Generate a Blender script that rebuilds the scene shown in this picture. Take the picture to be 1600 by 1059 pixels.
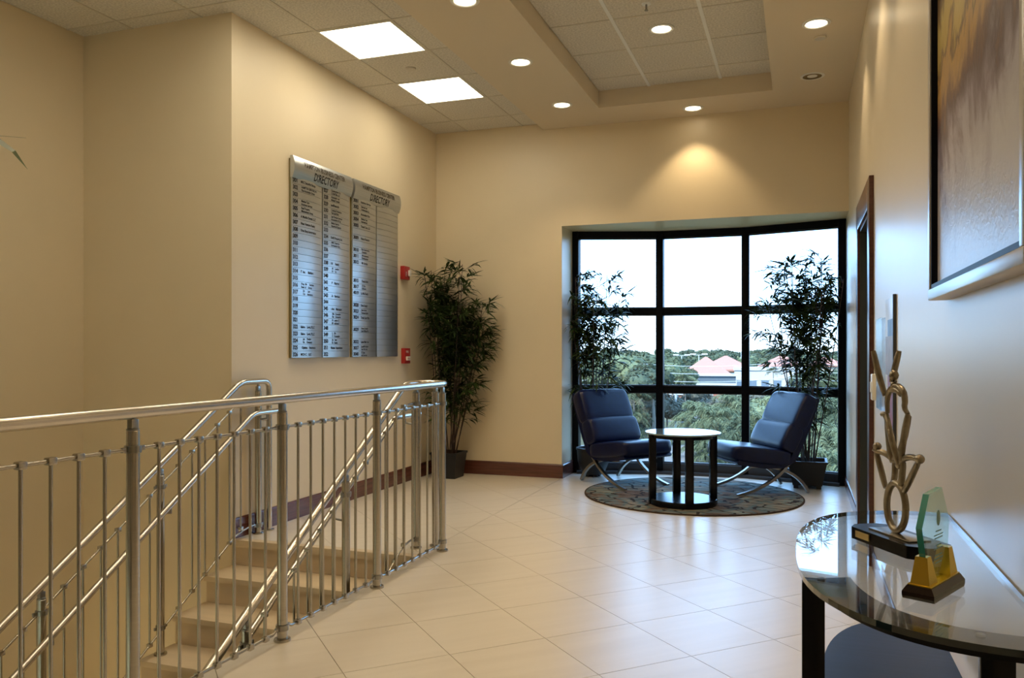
import bpy, bmesh, math, random
from mathutils import Vector, Matrix
R = math.radians
C = bpy.context.scene.collection
SC = bpy.context.scene
for o in list(bpy.data.objects): bpy.data.objects.remove(o)

# ---------------------------------------------------------------- camera, world, exposure
cd = bpy.data.cameras.new('camera'); cam = bpy.data.objects.new('camera', cd); C.objects.link(cam)
YAW = math.atan(449/1270)
cam.location = (0, 0, 1.289); cam.rotation_euler = (R(90), 0, YAW)
cd.sensor_width = 36; cd.lens = 36*1270/1600; cd.shift_y = 18.5/1600; cd.clip_start = .02; cd.clip_end = 3000
SC.camera = cam
SC.view_settings.view_transform = 'Standard'; SC.view_settings.look = 'None'
SC.view_settings.gamma = 1; SC.view_settings.use_curve_mapping = False
SC.view_settings.exposure = 0.76
SC.cycles.use_denoising = True; SC.cycles.max_bounces = 10; SC.cycles.diffuse_bounces = 5
SC.cycles.glossy_bounces = 5; SC.cycles.transmission_bounces = 8; SC.cycles.transparent_max_bounces = 16
SC.cycles.sample_clamp_indirect = 6; SC.cycles.caustics_reflective = False; SC.cycles.caustics_refractive = False
SC.cycles.use_adaptive_sampling = True; SC.cycles.adaptive_threshold = .015
SKY, SUN, WARM = 10.5, 6.5, .44
w = bpy.data.worlds.new('world'); SC.world = w; w.use_nodes = True
nt = w.node_tree; nt.nodes.clear()
wo = nt.nodes.new('ShaderNodeOutputWorld'); bg = nt.nodes.new('ShaderNodeBackground')
tc = nt.nodes.new('ShaderNodeTexCoord'); sx = nt.nodes.new('ShaderNodeSeparateXYZ'); cr = nt.nodes.new('ShaderNodeValToRGB')
mr = nt.nodes.new('ShaderNodeMapRange'); mr.inputs[1].default_value = -.1; mr.inputs[2].default_value = 1
nt.links.new(tc.outputs['Generated'], sx.inputs[0]); nt.links.new(sx.outputs[2], mr.inputs[0])
nt.links.new(mr.outputs[0], cr.inputs[0]); nt.links.new(cr.outputs[0], bg.inputs[0]); nt.links.new(bg.outputs[0], wo.inputs[0])
e = cr.color_ramp.elements; e[0].position = 0; e[0].color = (.10, .12, .10, 1); e[1].position = 1; e[1].color = (.12, .235, .42, 1)
for p, c in ((.085, (.12, .14, .12, 1)), (.093, (.22, .29, .36, 1)), (.13, (.16, .265, .40, 1)), (.19, (.135, .25, .42, 1)), (.35, (.13, .24, .42, 1)), (.6, (.13, .24, .42, 1))):
    q = e.new(p); q.color = c
bg.inputs[1].default_value = SKY
def light(kind, name, loc, rot, energy, color, **k):
    l = bpy.data.lights.new(name, kind); l.energy = energy; l.color = color
    for a, b in k.items(): setattr(l, a, b)
    o = bpy.data.objects.new(name, l); C.objects.link(o); o.location = loc; o.rotation_euler = rot
    return o
light('SUN', 'sun', (0, -20, 40), (R(48), 0, R(-38)), SUN, (1, .95, .86), angle=R(1))
# the bow window's daylight portal (only guides sampling of the sky, gives no light of its own)
po = light('AREA', 'window_portal', (-.94, 8.9, 1.3), (R(-90), 0, 0), 1, (1, 1, 1), shape='RECTANGLE', size=3.0, size_y=2.8)
po.data.cycles.is_portal = True

# ---------------------------------------------------------------- materials
def mat(name, col, rough=.5, metal=0, spec=.5, noise=None, bump=None, coat=0, emit=None, alpha=None, var=.12, col2=None, aniso=None):
    m = bpy.data.materials.new(name); m.use_nodes = True; t = m.node_tree; b = t.nodes['Principled BSDF']
    b.inputs['Base Color'].default_value = (*col, 1); b.inputs['Roughness'].default_value = rough
    b.inputs['Metallic'].default_value = metal; b.inputs['Specular IOR Level'].default_value = spec
    b.inputs['Coat Weight'].default_value = coat; b.inputs['Coat Roughness'].default_value = .12
    tcn = t.nodes.new('ShaderNodeTexCoord')
    if noise:
        mp = t.nodes.new('ShaderNodeMapping'); mp.inputs['Scale'].default_value = noise
        n = t.nodes.new('ShaderNodeTexNoise'); n.inputs['Scale'].default_value = 1; n.inputs['Detail'].default_value = 5
        r = t.nodes.new('ShaderNodeValToRGB')
        c2 = col2 or tuple(c*(1-2*var) for c in col)
        r.color_ramp.elements[0].position = .3; r.color_ramp.elements[1].position = .7
        r.color_ramp.elements[0].color = (*c2, 1); r.color_ramp.elements[1].color = (*col, 1)
        t.links.new(tcn.outputs['Object'], mp.inputs[0]); t.links.new(mp.outputs[0], n.inputs[0])
        t.links.new(n.outputs[0], r.inputs[0]); t.links.new(r.outputs[0], b.inputs['Base Color'])
    if bump:
        n2 = t.nodes.new('ShaderNodeTexNoise'); n2.inputs['Scale'].default_value = bump[0]; n2.inputs['Detail'].default_value = 3
        bp = t.nodes.new('ShaderNodeBump'); bp.inputs['Strength'].default_value = bump[1]; bp.inputs['Distance'].default_value = bump[2]
        t.links.new(tcn.outputs['Object'], n2.inputs[0]); t.links.new(n2.outputs[0], bp.inputs['Height']); t.links.new(bp.outputs[0], b.inputs['Normal'])
    if emit:
        b.inputs['Emission Color'].default_value = (*emit[0], 1); b.inputs['Emission Strength'].default_value = emit[1]
    return m
def glassy(name, tint, ior=1.45, refl=1.0, rough=0.0):
    m = bpy.data.materials.new(name); m.use_nodes = True; t = m.node_tree; t.nodes.clear()
    o = t.nodes.new('ShaderNodeOutputMaterial'); mx = t.nodes.new('ShaderNodeMixShader'); f = t.nodes.new('ShaderNodeFresnel')
    t.nodes.remove(f); f0 = ((ior-1)/(ior+1))**2; lw = t.nodes.new('ShaderNodeLayerWeight'); lw.inputs[0].default_value = .5
    pw = t.nodes.new('ShaderNodeMath'); pw.operation = 'POWER'; pw.inputs[1].default_value = 5; t.links.new(lw.outputs['Facing'], pw.inputs[0])
    f = t.nodes.new('ShaderNodeMath'); f.operation = 'MULTIPLY_ADD'; f.inputs[1].default_value = 1-f0; f.inputs[2].default_value = f0; t.links.new(pw.outputs[0], f.inputs[0]); tr = t.nodes.new('ShaderNodeBsdfTransparent'); tr.inputs[0].default_value = (*tint, 1)
    g = t.nodes.new('ShaderNodeBsdfGlossy'); g.inputs['Roughness'].default_value = rough; g.inputs[0].default_value = (refl, refl, refl, 1)
    t.links.new(f.outputs[0], mx.inputs[0]); t.links.new(tr.outputs[0], mx.inputs[1]); t.links.new(g.outputs[0], mx.inputs[2]); t.links.new(mx.outputs[0], o.inputs[0])
    return m
M = {}
M['wall'] = mat('wall_paint', (.77, .66, .47), .48, spec=.5, noise=(3, 3, 3), var=.012, bump=(220, .12, .002))
M['wallsat'] = mat('satin_wall_paint', (.80, .72, .58), .40, spec=1.0, noise=(3, 3, 3), var=.012, bump=(220, .12, .002), coat=.5)
M['wallsat'].node_tree.nodes['Principled BSDF'].inputs['Coat Roughness'].default_value = .34
M['wallback'] = mat('back_wall_paint', (.77, .66, .47), .40, spec=.6, noise=(3, 3, 3), var=.012, bump=(220, .12, .002))
M['soffit'] = mat('soffit_paint', (.70, .61, .47), .6, bump=(220, .1, .002))
M['ctile'] = mat('ceiling_tile_mineral', (.80, .76, .68), .9, noise=(70, 70, 70), var=.16, bump=(260, .5, .003))
M['cgrid'] = mat('ceiling_grid_paint', (.62, .58, .50), .5)
M['cgridw'] = mat('tray_grid_paint', (.80, .82, .82), .4)
M['grout'] = mat('floor_grout', (.27, .23, .17), .9, noise=(40, 40, 40))
M['white'] = mat('white_plastic', (.8, .79, .74), .35)
M['wood'] = mat('dark_cherry_wood', (.085, .030, .020), .28, spec=.5, noise=(6, 6, 90), var=.2)
M['woodL'] = mat('dark_cherry_wood_long', (.15, .05, .032), .25, spec=.6, noise=(3, 3, 60), var=.22)
M['steel'] = mat('brushed_stainless_steel', (.50, .465, .40), .27, 1, noise=(2, 2, 300), var=.06)
M['rail'] = mat('satin_stainless_rail', (.62, .585, .53), .25, 1)
M['chrome'] = mat('dull_chrome', (.34, .33, .30), .3, 1)
M['black'] = mat('black_window_frame', (.003, .004, .007), .45, spec=.12)
M['sill'] = mat('grey_sill_metal', (.05, .055, .065), .45, spec=.4)
M['blk'] = mat('black_lacquer', (.003, .003, .005), .22, spec=.22)
M['espresso'] = mat('espresso_wood', (.016, .014, .026), .36, spec=.32, noise=(4, 70, 4), var=.25)
M['leather'] = mat('navy_leather', (.003, .008, .050), .31, spec=.30, noise=(25, 25, 25), var=.15, bump=(180, .25, .002))
M['pot'] = mat('black_pot', (.008, .008, .010), .5)
M['soil'] = mat('bark_soil', (.035, .022, .014), .9, noise=(60, 60, 60), bump=(90, .8, .01))
M['cane'] = mat('bamboo_cane', (.060, .030, .018), .45, noise=(20, 20, 14), var=.25)
M['leaf'] = mat('bamboo_leaf', (.045, .075, .018), .5, noise=(7, 7, 7), col2=(.014, .024, .008), spec=.08)
M['palmleaf'] = mat('palm_leaf', (.10, .17, .05), .45, noise=(7, 7, 7))
M['alu'] = mat('brushed_aluminium', (.50, .52, .53), .33, .85, noise=(3, 3, 200), var=.06)
M['sgnedge'] = mat('olive_sign_side', (.20, .17, .07), .5)
M['ink'] = mat('black_lettering', (.012, .011, .012), .6)
M['inkb'] = mat('bronze_lettering', (.055, .038, .018), .5)
M['red'] = mat('red_alarm_plastic', (.42, .022, .02), .35)
M['bronze'] = mat('antique_bronze', (.44, .39, .31), .32, 1, noise=(30, 30, 30), var=.22, bump=(70, .5, .004))
M['plate'] = mat('brushed_plate', (.48, .46, .42), .25, 1)
M['gold'] = mat('gold_metal', (.85, .62, .10), .25, 1)
M['brassplate'] = mat('brass_plate', (.62, .50, .25), .35, .8)
M['frameS'] = mat('silver_picture_frame', (.62, .60, .58), .3, .6)
M['doorleaf'] = mat('dark_door_leaf', (.055, .065, .065), .3)
M['glass'] = glassy('window_glass', (.93, .975, .985), 1.45, .9)
M['table_glass'] = glassy('table_glass', (.93, .96, .955), 1.8, 1)
M['edge_glass'] = mat('green_glass_edge', (.003, .014, .016), .06, spec=.9, coat=.6)
M['teal_edge'] = mat('teal_glass_edge', (.05, .38, .36), .1, spec=.8, coat=.5)
M['plaque'] = glassy('plaque_glass', (.80, .93, .90), 1.5, 1)
M['acrylic'] = glassy('clear_acrylic', (.95, .96, .97), 1.3, 1, .18)
M['etch'] = mat('etched_white', (.35, .55, .52), .6)
M['topglass'] = mat('frosted_table_glass', (.20, .27, .27), .05, spec=1.0, coat=1)
M['lampw'] = mat('lit_diffuser', (.9, .9, .85), .5, emit=((1, .89, .68), 6))
M['lampd'] = mat('lit_lamp_lens', (.9, .9, .85), .5, emit=((1, .84, .58), 6))
M['lampoff'] = mat('dark_reflector', (.20, .17, .12), .2, .9)
M['stone'] = mat('stair_limestone', (.66, .54, .38), .55, noise=(2, 14, 14), var=.06, bump=(120, .1, .002))
M['gap'] = mat('dark_joint', (.05, .045, .04), .9)
def tile_mat():
    m = mat('porcelain_tile', (.70, .64, .54), .36, spec=.9, coat=.3, noise=(1.2, 16, 1.2), col2=(.655, .595, .495), bump=(30, .05, .003))
    t = m.node_tree; b = t.nodes['Principled BSDF']; b.inputs['Coat Roughness'].default_value = .24; oi = t.nodes.new('ShaderNodeObjectInfo')
    mp = [n for n in t.nodes if n.type == 'MAPPING'][0]; mp.inputs['Rotation'].default_value = (0, 0, 0)
    cmb = t.nodes.new('ShaderNodeMath'); cmb.operation = 'MULTIPLY'; cmb.inputs[1].default_value = 40
    t.links.new(oi.outputs['Random'], cmb.inputs[0]); t.links.new(cmb.outputs[0], mp.inputs['Location'])
    return m
M['tile'] = tile_mat()
def rug_mat():
    m = mat('slate_pattern_rug', (.2, .2, .17), .95, spec=.1); t = m.node_tree; b = t.nodes['Principled BSDF']
    tcn = t.nodes.new('ShaderNodeTexCoord')
    n = t.nodes.new('ShaderNodeTexNoise'); n.inputs['Scale'].default_value = 3.2; n.inputs['Detail'].default_value = 6; n.inputs['Distortion'].default_value = .8
    r = t.nodes.new('ShaderNodeValToRGB'); el = r.color_ramp.elements
    el[0].position = .3; el[0].color = (.06, .035, .022, 1); el[1].position = .72; el[1].color = (.30, .27, .20, 1)
    for p, c in ((.42, (.15, .11, .08, 1)), (.5, (.09, .14, .14, 1)), (.58, (.22, .18, .13, 1)), (.65, (.17, .23, .21, 1))): q = el.new(p); q.color = c
    mp = t.nodes.new('ShaderNodeMapping'); mp.inputs['Scale'].default_value = (5, 9, 3); mp.inputs['Rotation'].default_value = (0, 0, .5)
    v = t.nodes.new('ShaderNodeTexVoronoi'); v.feature = 'DISTANCE_TO_EDGE'; v.inputs['Scale'].default_value = 1
    wv = t.nodes.new('ShaderNodeTexNoise'); wv.inputs['Scale'].default_value = 4; wv.inputs['Detail'].default_value = 4
    ad = t.nodes.new('ShaderNodeMixRGB'); ad.blend_type = 'ADD'; ad.inputs[0].default_value = .7
    t.links.new(tcn.outputs['Object'], mp.inputs[0]); t.links.new(tcn.outputs['Object'], n.inputs[0]); t.links.new(tcn.outputs['Object'], wv.inputs[0])
    t.links.new(mp.outputs[0], ad.inputs[1]); t.links.new(wv.outputs[1], ad.inputs[2]); t.links.new(ad.outputs[0], v.inputs['Vector'])
    ln = t.nodes.new('ShaderNodeMath'); ln.operation = 'LESS_THAN'; ln.inputs[1].default_value = .05
    t.links.new(v.outputs['Distance'], ln.inputs[0])
    mx = t.nodes.new('ShaderNodeMixRGB'); mx.inputs[2].default_value = (.025, .022, .018, 1)
    t.links.new(ln.outputs[0], mx.inputs[0]); t.links.new(n.outputs[0], r.inputs[0]); t.links.new(r.outputs[0], mx.inputs[1]); t.links.new(mx.outputs[0], b.inputs['Base Color'])
    return m
M['rug'] = rug_mat()
M['rugedge'] = mat('rug_edge', (.05, .028, .016), .95, spec=.1)
def art_mat():
    m = mat('abstract_canvas', (.3, .2, .1), .34, spec=.7); t = m.node_tree; b = t.nodes['Principled BSDF']
    tcn = t.nodes.new('ShaderNodeTexCoord'); sp = t.nodes.new('ShaderNodeSeparateXYZ'); t.links.new(tcn.outputs['Object'], sp.inputs[0])
    mp = t.nodes.new('ShaderNodeMapping'); mp.inputs['Scale'].default_value = (2, 4.2, 2.6); mp.inputs['Rotation'].default_value = (.55, 0, 0)
    n = t.nodes.new('ShaderNodeTexNoise'); n.inputs['Scale'].default_value = 1.2; n.inputs['Detail'].default_value = 9; n.inputs['Roughness'].default_value = .62; n.inputs['Distortion'].default_value = .5
    t.links.new(tcn.outputs['Object'], mp.inputs[0]); t.links.new(mp.outputs[0], n.inputs[0])
    # height (0 bottom .. 1 top) tilted a little along y, disturbed by noise
    h = t.nodes.new('ShaderNodeMath'); h.operation = 'MULTIPLY_ADD'; h.inputs[1].default_value = 1.0; t.links.new(sp.outputs[2], h.inputs[0])
    yy = t.nodes.new('ShaderNodeMath'); yy.operation = 'MULTIPLY'; yy.inputs[1].default_value = .12; t.links.new(sp.outputs[1], yy.inputs[0]); t.links.new(yy.outputs[0], h.inputs[2])
    nn = t.nodes.new('ShaderNodeMath'); nn.operation = 'MULTIPLY_ADD'; nn.inputs[1].default_value = .80; t.links.new(n.outputs[0], nn.inputs[0]); t.links.new(h.outputs[0], nn.inputs[2])
    r = t.nodes.new('ShaderNodeValToRGB'); el = r.color_ramp.elements; el[0].position = .0; el[0].color = (.66, .66, .74, 1); el[1].position = 1; el[1].color = (.26, .17, .05, 1)
    for p, c in ((.16, (.50, .48, .57, 1)), (.24, (.25, .20, .27, 1)), (.30, (.12, .075, .09, 1)), (.36, (.22, .11, .07, 1)), (.43, (.52, .32, .12, 1)), (.49, (.62, .38, .10, 1)), (.53, (.20, .11, .05, 1)), (.58, (.60, .44, .11, 1)), (.70, (.66, .52, .17, 1)), (.78, (.20, .12, .05, 1))): q = el.new(p); q.color = c
    mrn = t.nodes.new('ShaderNodeMapRange'); mrn.inputs[1].default_value = .54; mrn.inputs[2].default_value = 1.52
    t.links.new(nn.outputs[0], mrn.inputs[0]); t.links.new(mrn.outputs[0], r.inputs[0]); t.links.new(r.outputs[0], b.inputs['Base Color'])
    n2 = t.nodes.new('ShaderNodeTexNoise'); n2.inputs['Scale'].default_value = 45; n2.inputs['Detail'].default_value = 5; n2.inputs['Distortion'].default_value = 1
    bp = t.nodes.new('ShaderNodeBump'); bp.inputs['Strength'].default_value = .5; bp.inputs['Distance'].default_value = .003
    t.links.new(tcn.outputs['Object'], n2.inputs[0]); t.links.new(n2.outputs[0], bp.inputs['Height']); t.links.new(bp.outputs[0], b.inputs['Normal'])
    return m
M['art'] = art_mat()
# outdoors
M['lawn'] = mat('lawn', (0.060, 0.06, 0.035), 1, noise=(.08, .08, .08), col2=(0.078, 0.078, 0.042), spec=.1)
M['asphalt'] = mat('pale_asphalt', (0.114, 0.108, 0.099), 1, noise=(.3, .3, .3), var=.05)
M['roofpink'] = mat('pink_roof_tile', (0.2958, 0.1288, 0.09013), .9, noise=(1, 1, 8), var=.05)
M['stucco'] = mat('pale_stucco', (0.3132, 0.2436, 0.1914), .95)
M['stuccow'] = mat('white_stucco', (0.3306, 0.3132, 0.2871), .95)
M['stuccop'] = mat('pink_stucco', (0.2514, 0.103, 0.06438), .95)
M['shade'] = mat('blue_grey_band', (0.066, 0.084, 0.096), .9)
M['winb'] = mat('dark_far_window', (.10, .13, .16), .2)
M['treeA'] = mat('foliage_mid', (0.07911, 0.09335, 0.04874), .9, noise=(.5, .5, .5), col2=(0.03618, 0.04657, 0.02545), spec=.15)  # outdoor foliage colours washed pale and greyed, standing in for distance haze
M['treeB'] = mat('foliage_pale', (0.1336, 0.1484, 0.08059), .9, noise=(.6, .6, .6), col2=(0.06345, 0.07756, 0.03875), spec=.15)
M['treeC'] = mat('foliage_dark', (0.05238, 0.06622, 0.03902), .9, noise=(.5, .5, .5), col2=(0.02441, 0.03264, 0.01922), spec=.15)
M['scrub'] = mat('foliage_scrub', (0.1172, 0.1079, 0.07972), .95, noise=(.7, .7, .7), col2=(0.05535, 0.05569, 0.04118), spec=.1)
M['bark'] = mat('bark', (0.132, 0.114, 0.09), .95)
M['polew'] = mat('pale_pole', (0.3654, 0.3567, 0.3306), .6)

# ---------------------------------------------------------------- mesh helpers
def ob(name, mesh, m=None, parent=None, loc=None, rot=None):
    o = bpy.data.objects.new(name, mesh); C.objects.link(o)
    if m is not None and not mesh.materials: mesh.materials.append(m)
    if parent: o.parent = parent
    if loc: o.location = loc
    if rot: o.rotation_euler = rot
    return o
def smooth(me, ang=40):
    for p in me.polygons: p.use_smooth = True
    me.set_sharp_from_angle(angle=R(ang))
    return me
def bm_mesh(bm, name, sm=None):
    bmesh.ops.recalc_face_normals(bm, faces=bm.faces)
    me = bpy.data.meshes.new(name); bm.to_mesh(me); bm.free()
    if sm: smooth(me, sm)
    return me
def addbox(bm, a, b, bev=0, mx=None):
    g = bmesh.ops.create_cube(bm, size=1)['verts']
    c = Vector([(a[i]+b[i])/2 for i in range(3)]); s = [abs(b[i]-a[i]) for i in range(3)]
    for v in g: v.co = Vector((v.co.x*s[0], v.co.y*s[1], v.co.z*s[2])) + c
    if bev:
        es = list({e for v in g for e in v.link_edges})
        r = bmesh.ops.bevel(bm, geom=es, offset=bev, segments=2, affect='EDGES', profile=.6)
        g = list({v for f in r['faces'] for v in f.verts} | {v for v in g if v.is_valid})
    if mx:
        for v in g: v.co = mx @ v.co
    return g
def boxes(name, lst, bev=0, mx=None):
    bm = bmesh.new()
    for a, b in lst: addbox(bm, a, b, bev, mx)
    return bm_mesh(bm, name, 30 if bev else None)
def addprism(bm, pts, z0, z1):
    n = len(pts); lo = [bm.verts.new((p[0], p[1], z0)) for p in pts]; hi = [bm.verts.new((p[0], p[1], z1)) for p in pts]
    bm.faces.new(lo[::-1]); bm.faces.new(hi)
    for i in range(n): bm.faces.new((lo[i], lo[(i+1) % n], hi[(i+1) % n], hi[i]))
def prism(name, pts, z0, z1, sm=None):
    bm = bmesh.new(); addprism(bm, pts, z0, z1); return bm_mesh(bm, name, sm)
def addtube(bm, pts, r, n=10, cap=True, ell=1.0):
    """sweep a circle (radius r or list) along a polyline"""
    pts = [Vector(p) for p in pts]; rs = r if isinstance(r, (list, tuple)) else [r]*len(pts)
    t0 = (pts[1]-pts[0]).normalized(); up = Vector((0, 0, 1)) if abs(t0.z) < .9 else Vector((1, 0, 0))
    nrm = (up - t0*up.dot(t0)).normalized(); rings = []
    for i, p in enumerate(pts):
        if i == 0: t = t0
        elif i == len(pts)-1: t = (pts[-1]-pts[-2]).normalized()
        else: t = ((pts[i]-pts[i-1]).normalized()+(pts[i+1]-pts[i]).normalized()).normalized()
        nrm = (nrm - t*nrm.dot(t)).normalized(); bi = t.cross(nrm)
        sc = 1.0
        if 0 < i < len(pts)-1:
            cs = (pts[i]-pts[i-1]).normalized().dot(t); sc = 1/max(cs, .6)
        rings.append([bm.verts.new(p + (nrm*math.cos(a)*ell + bi*math.sin(a))*rs[i]*(sc if sc < 1.3 else 1.3)) for a in [2*math.pi*k/n for k in range(n)]])
    for a, b in zip(rings, rings[1:]):
        for k in range(n): bm.faces.new((a[k], a[(k+1) % n], b[(k+1) % n], b[k]))
    if cap: bm.faces.new(rings[0][::-1]); bm.faces.new(rings[-1])
def tube(name, pts, r, n=10, ell=1.0):
    bm = bmesh.new(); addtube(bm, pts, r, n, True, ell); return bm_mesh(bm, name, 50)
def lathe(bm, prof, n=24, c=(0, 0), sx=1, sy=1):
    rings = [[bm.verts.new((c[0]+r*math.cos(2*math.pi*k/n)*sx, c[1]+r*math.sin(2*math.pi*k/n)*sy, z)) for k in range(n)] for r, z in prof]
    for a, b in zip(rings, rings[1:]):
        for k in range(n): bm.faces.new((a[k], a[(k+1) % n], b[(k+1) % n], b[k]))
    bm.faces.new(rings[0][::-1]); bm.faces.new(rings[-1])
def disc(name, prof, n=28, sm=35):
    bm = bmesh.new(); lathe(bm, prof, n); return bm_mesh(bm, name, sm)
def bend(p0, p1, p2, r, n=6):
    """round the corner at p1"""
    p0, p1, p2 = Vector(p0), Vector(p1), Vector(p2); a = p1+(p0-p1).normalized()*r; b = p1+(p2-p1).normalized()*r
    return [tuple((1-t)**2*a + 2*t*(1-t)*p1 + t*t*b) for t in [i/n for i in range(n+1)]]
def sp(v, e): return math.copysign(abs(v)**e, v)
def superell(bm, a, b, c, e1, e2, mx, nu=28, nv=18):
    """rounded cushion; b is the half width (flat ends along y)"""
    rings = []
    for j in range(1, nv):
        et = -math.pi/2 + math.pi*j/nv; rr = abs(math.cos(et))**e1
        rings.append([bm.verts.new(mx @ Vector((a*rr*sp(math.cos(2*math.pi*k/nu), e2), b*sp(math.sin(et), e1), c*rr*sp(math.sin(2*math.pi*k/nu), e2)))) for k in range(nu)])
    for p, q in zip(rings, rings[1:]):
        for k in range(nu): bm.faces.new((p[k], p[(k+1) % nu], q[(k+1) % nu], q[k]))
    bm.faces.new(rings[0][::-1]); bm.faces.new(rings[-1])
def empty(name, label, cat, loc=(0, 0, 0), rz=0, group=None):
    o = bpy.data.objects.new(name, None); C.objects.link(o); o.location = loc; o.rotation_euler = (0, 0, rz); o.empty_display_size = .1
    return tag(o, label, cat, group)
def tag(o, label, cat, group=None):
    o['label'] = label; o['category'] = cat
    if group: o['group'] = group
    return o
def struct(o, label=None, cat=None):
    o['kind'] = 'structure'
    if label: o['label'] = label
    if cat: o['category'] = cat
    return o
def copy_tree(o, parent=None):
    c = o.copy(); C.objects.link(c); c.parent = parent
    for ch in list(o.children): copy_tree(ch, c)
    return c
def textmesh(s, size, align='LEFT', off=0.0, sx=1.0):
    cu = bpy.data.curves.new('lettering', 'FONT'); cu.body = s; cu.size = size; cu.align_x = align; cu.offset = off
    cu.resolution_u = 2; cu.fill_mode = 'FRONT'
    o = bpy.data.objects.new('lettering', cu); me = bpy.data.meshes.new_from_object(o)
    bpy.data.objects.remove(o)
    for v in me.vertices: v.co.x *= sx
    return me

# ---------------------------------------------------------------- the room
XL, XR, YB, YW = -3.66, .42, 7.92, 4.60
XS = -2.27                      # edge of the floor along the stair opening
HC, HS, HT = 3.60, 3.54, 3.69   # tile ceiling, soffit, tray
BOW = [(-2.265, 8.37), (-1.39, 8.64), (-.52, 8.66), (.42, 8.41)]
def wallbox(name, lst, label, m='wall'):
    return struct(ob(name, boxes(name, lst), M[m]), label, 'wall')
wallbox('wall_left', [((XL-.14, YW, -.3), (XL, YB, 3.9))], 'cream wall with the two directory boards')
wallbox('wall_stairwell', [((-4.98, YW, -4.3), (XL-.14, YW+.14, 3.9)), ((XL-.14, YW, -4.3), (XL, YW+.02, -.3))], 'golden wall behind the open stairwell')
wallbox('wall_stairwell_side', [((-5.12, -3, -4.3), (-4.98, YW+.14, 3.9))], 'shaded wall along the far side of the stairwell')
wallbox('wall_back', [((XL-.14, YB, -.3), (-2.265, 8.43, 3.9)), ((-2.265, YB, 2.55), (XR, 8.40, 3.9))], 'cream wall around the bow window', 'wallback')
wallbox('wall_right', [((XR, -3, -.3), (XR+.2, 5.44, 3.9)), ((XR, 6.35, -.3), (XR+.2, 8.47, 3.9)), ((XR, 5.44, 2.16), (XR+.2, 6.35, 3.9)), ((XR+.14, 5.44, -.3), (XR+.2, 6.35, 2.16))], 'pale satin wall with door and painting', 'wallsat')
wallbox('wall_front', [((-5.12, -3.14, -4.3), (XR+.2, -3, 3.9))], 'wall behind the viewer')
wallbox('wall_stair_lower', [((XS-.02, .3, -4.3), (XS+.1, 4.62, -.31))], 'wall below the floor edge at the stairs')
wallbox('wall_stair_end', [((XL, 4.655, -4.3), (XS+.1, 4.75, -.31))], 'wall below the landing')

struct(ob('wall_window_header', prism('wall_window_header', [(-2.265, 8.39), (XR, 8.39), (XR, 8.46), (-.52, 8.71), (-1.39, 8.69), (-2.265, 8.43)], 2.55, 3.9), M['wall']), 'curved wall head above the bow window', 'wall')
# floor: slab with individual porcelain tiles laid at 45 degrees
fl = struct(ob('floor', boxes('floor', [((XS, -3, -.3), (XR+.04, YB, -.006)), ((XL-.1, 4.662, -.3), (XS, YB, -.006)), ((-4.98, -3, -.3), (XS, .3, -.006))]), M['grout']), 'cream porcelain floor laid on the diagonal', 'floor')
bm = bmesh.new(); addprism(bm, [(-2.265, YB)]+[(XR+.04, YB)]+[(BOW[3][0]+.04, BOW[3][1]+.05), (BOW[2][0], BOW[2][1]+.05), (BOW[1][0], BOW[1][1]+.05), (BOW[0][0], BOW[0][1]+.05)], -.3, -.006)
ob('bay_slab', bm_mesh(bm, 'bay_slab'), M['grout'], fl)
REG = [[(XS, -3), (XR, -3), (XR, 8.41), (-.52, 8.66), (-1.39, 8.64), (-2.265, 8.37)][::1], [(XL, 4.66), (XS, 4.66), (XS, YB), (XL, YB)], [(-4.98, -3), (XS, -3), (XS, .3), (-4.98, .3)]]
def clip(poly, conv):
    out = poly
    for i in range(len(conv)):
        a, b = conv[i], conv[(i+1) % len(conv)]; inp, out = out, []
        if not inp: return []
        f = lambda p: (b[0]-a[0])*(p[1]-a[1])-(b[1]-a[1])*(p[0]-a[0])
        for j in range(len(inp)):
            p, q = inp[j], inp[(j+1) % len(inp)]; fp, fq = f(p), f(q)
            if fp >= 0: out.append(p)
            if (fp >= 0) != (fq >= 0):
                t = fp/(fp-fq); out.append((p[0]+t*(q[0]-p[0]), p[1]+t*(q[1]-p[1])))
    return out
TS = .457; A45 = R(45.04); ca, sa = math.cos(A45), math.sin(A45); OX, OY = -1.0765, 3.489
fulltile = None; ntile = 0
for i in range(-28, 29):
    for j in range(-28, 29):
        cx = OX + TS*((i+.5)*ca-(j+.5)*sa); cy = OY + TS*((i+.5)*sa+(j+.5)*ca)
        if not (-5.4 < cx < .8 and -3.4 < cy < 9): continue
        g = TS/2-.0014
        P = [(cx+dx*ca-dy*sa, cy+dx*sa+dy*ca) for dx, dy in ((-g, -g), (g, -g), (g, g), (-g, g))]
        polys = [q for q in (clip(P, r) for r in REG) if len(q) > 2]
        polys = [q for q in polys if abs(sum(q[k][0]*q[(k+1) % len(q)][1]-q[(k+1) % len(q)][0]*q[k][1] for k in range(len(q))))/2 > .0006]
        if not polys: continue
        ar = sum(abs(sum(q[k][0]*q[(k+1) % len(q)][1]-q[(k+1) % len(q)][0]*q[k][1] for k in range(len(q))))/2 for q in polys)
        if ar > .995*(2*g)**2 and len(polys) == 1:
            if fulltile is None:
                fulltile = prism('tile', [(-g, -g), (g, -g), (g, g), (-g, g)], -.008, 0)
            ob('tile', fulltile, M['tile'], fl, (cx, cy, 0), (0, 0, A45))
        else:
            bm = bmesh.new()
            for q in polys:
                q2 = [((x-cx)*ca+(y-cy)*sa, -(x-cx)*sa+(y-cy)*ca) for x, y in q]
                addprism(bm, q2, -.008, 0)
            ob('tile', bm_mesh(bm, 'tile'), M['tile'], fl, (cx, cy, 0), (0, 0, A45))
        ntile += 1
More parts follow.
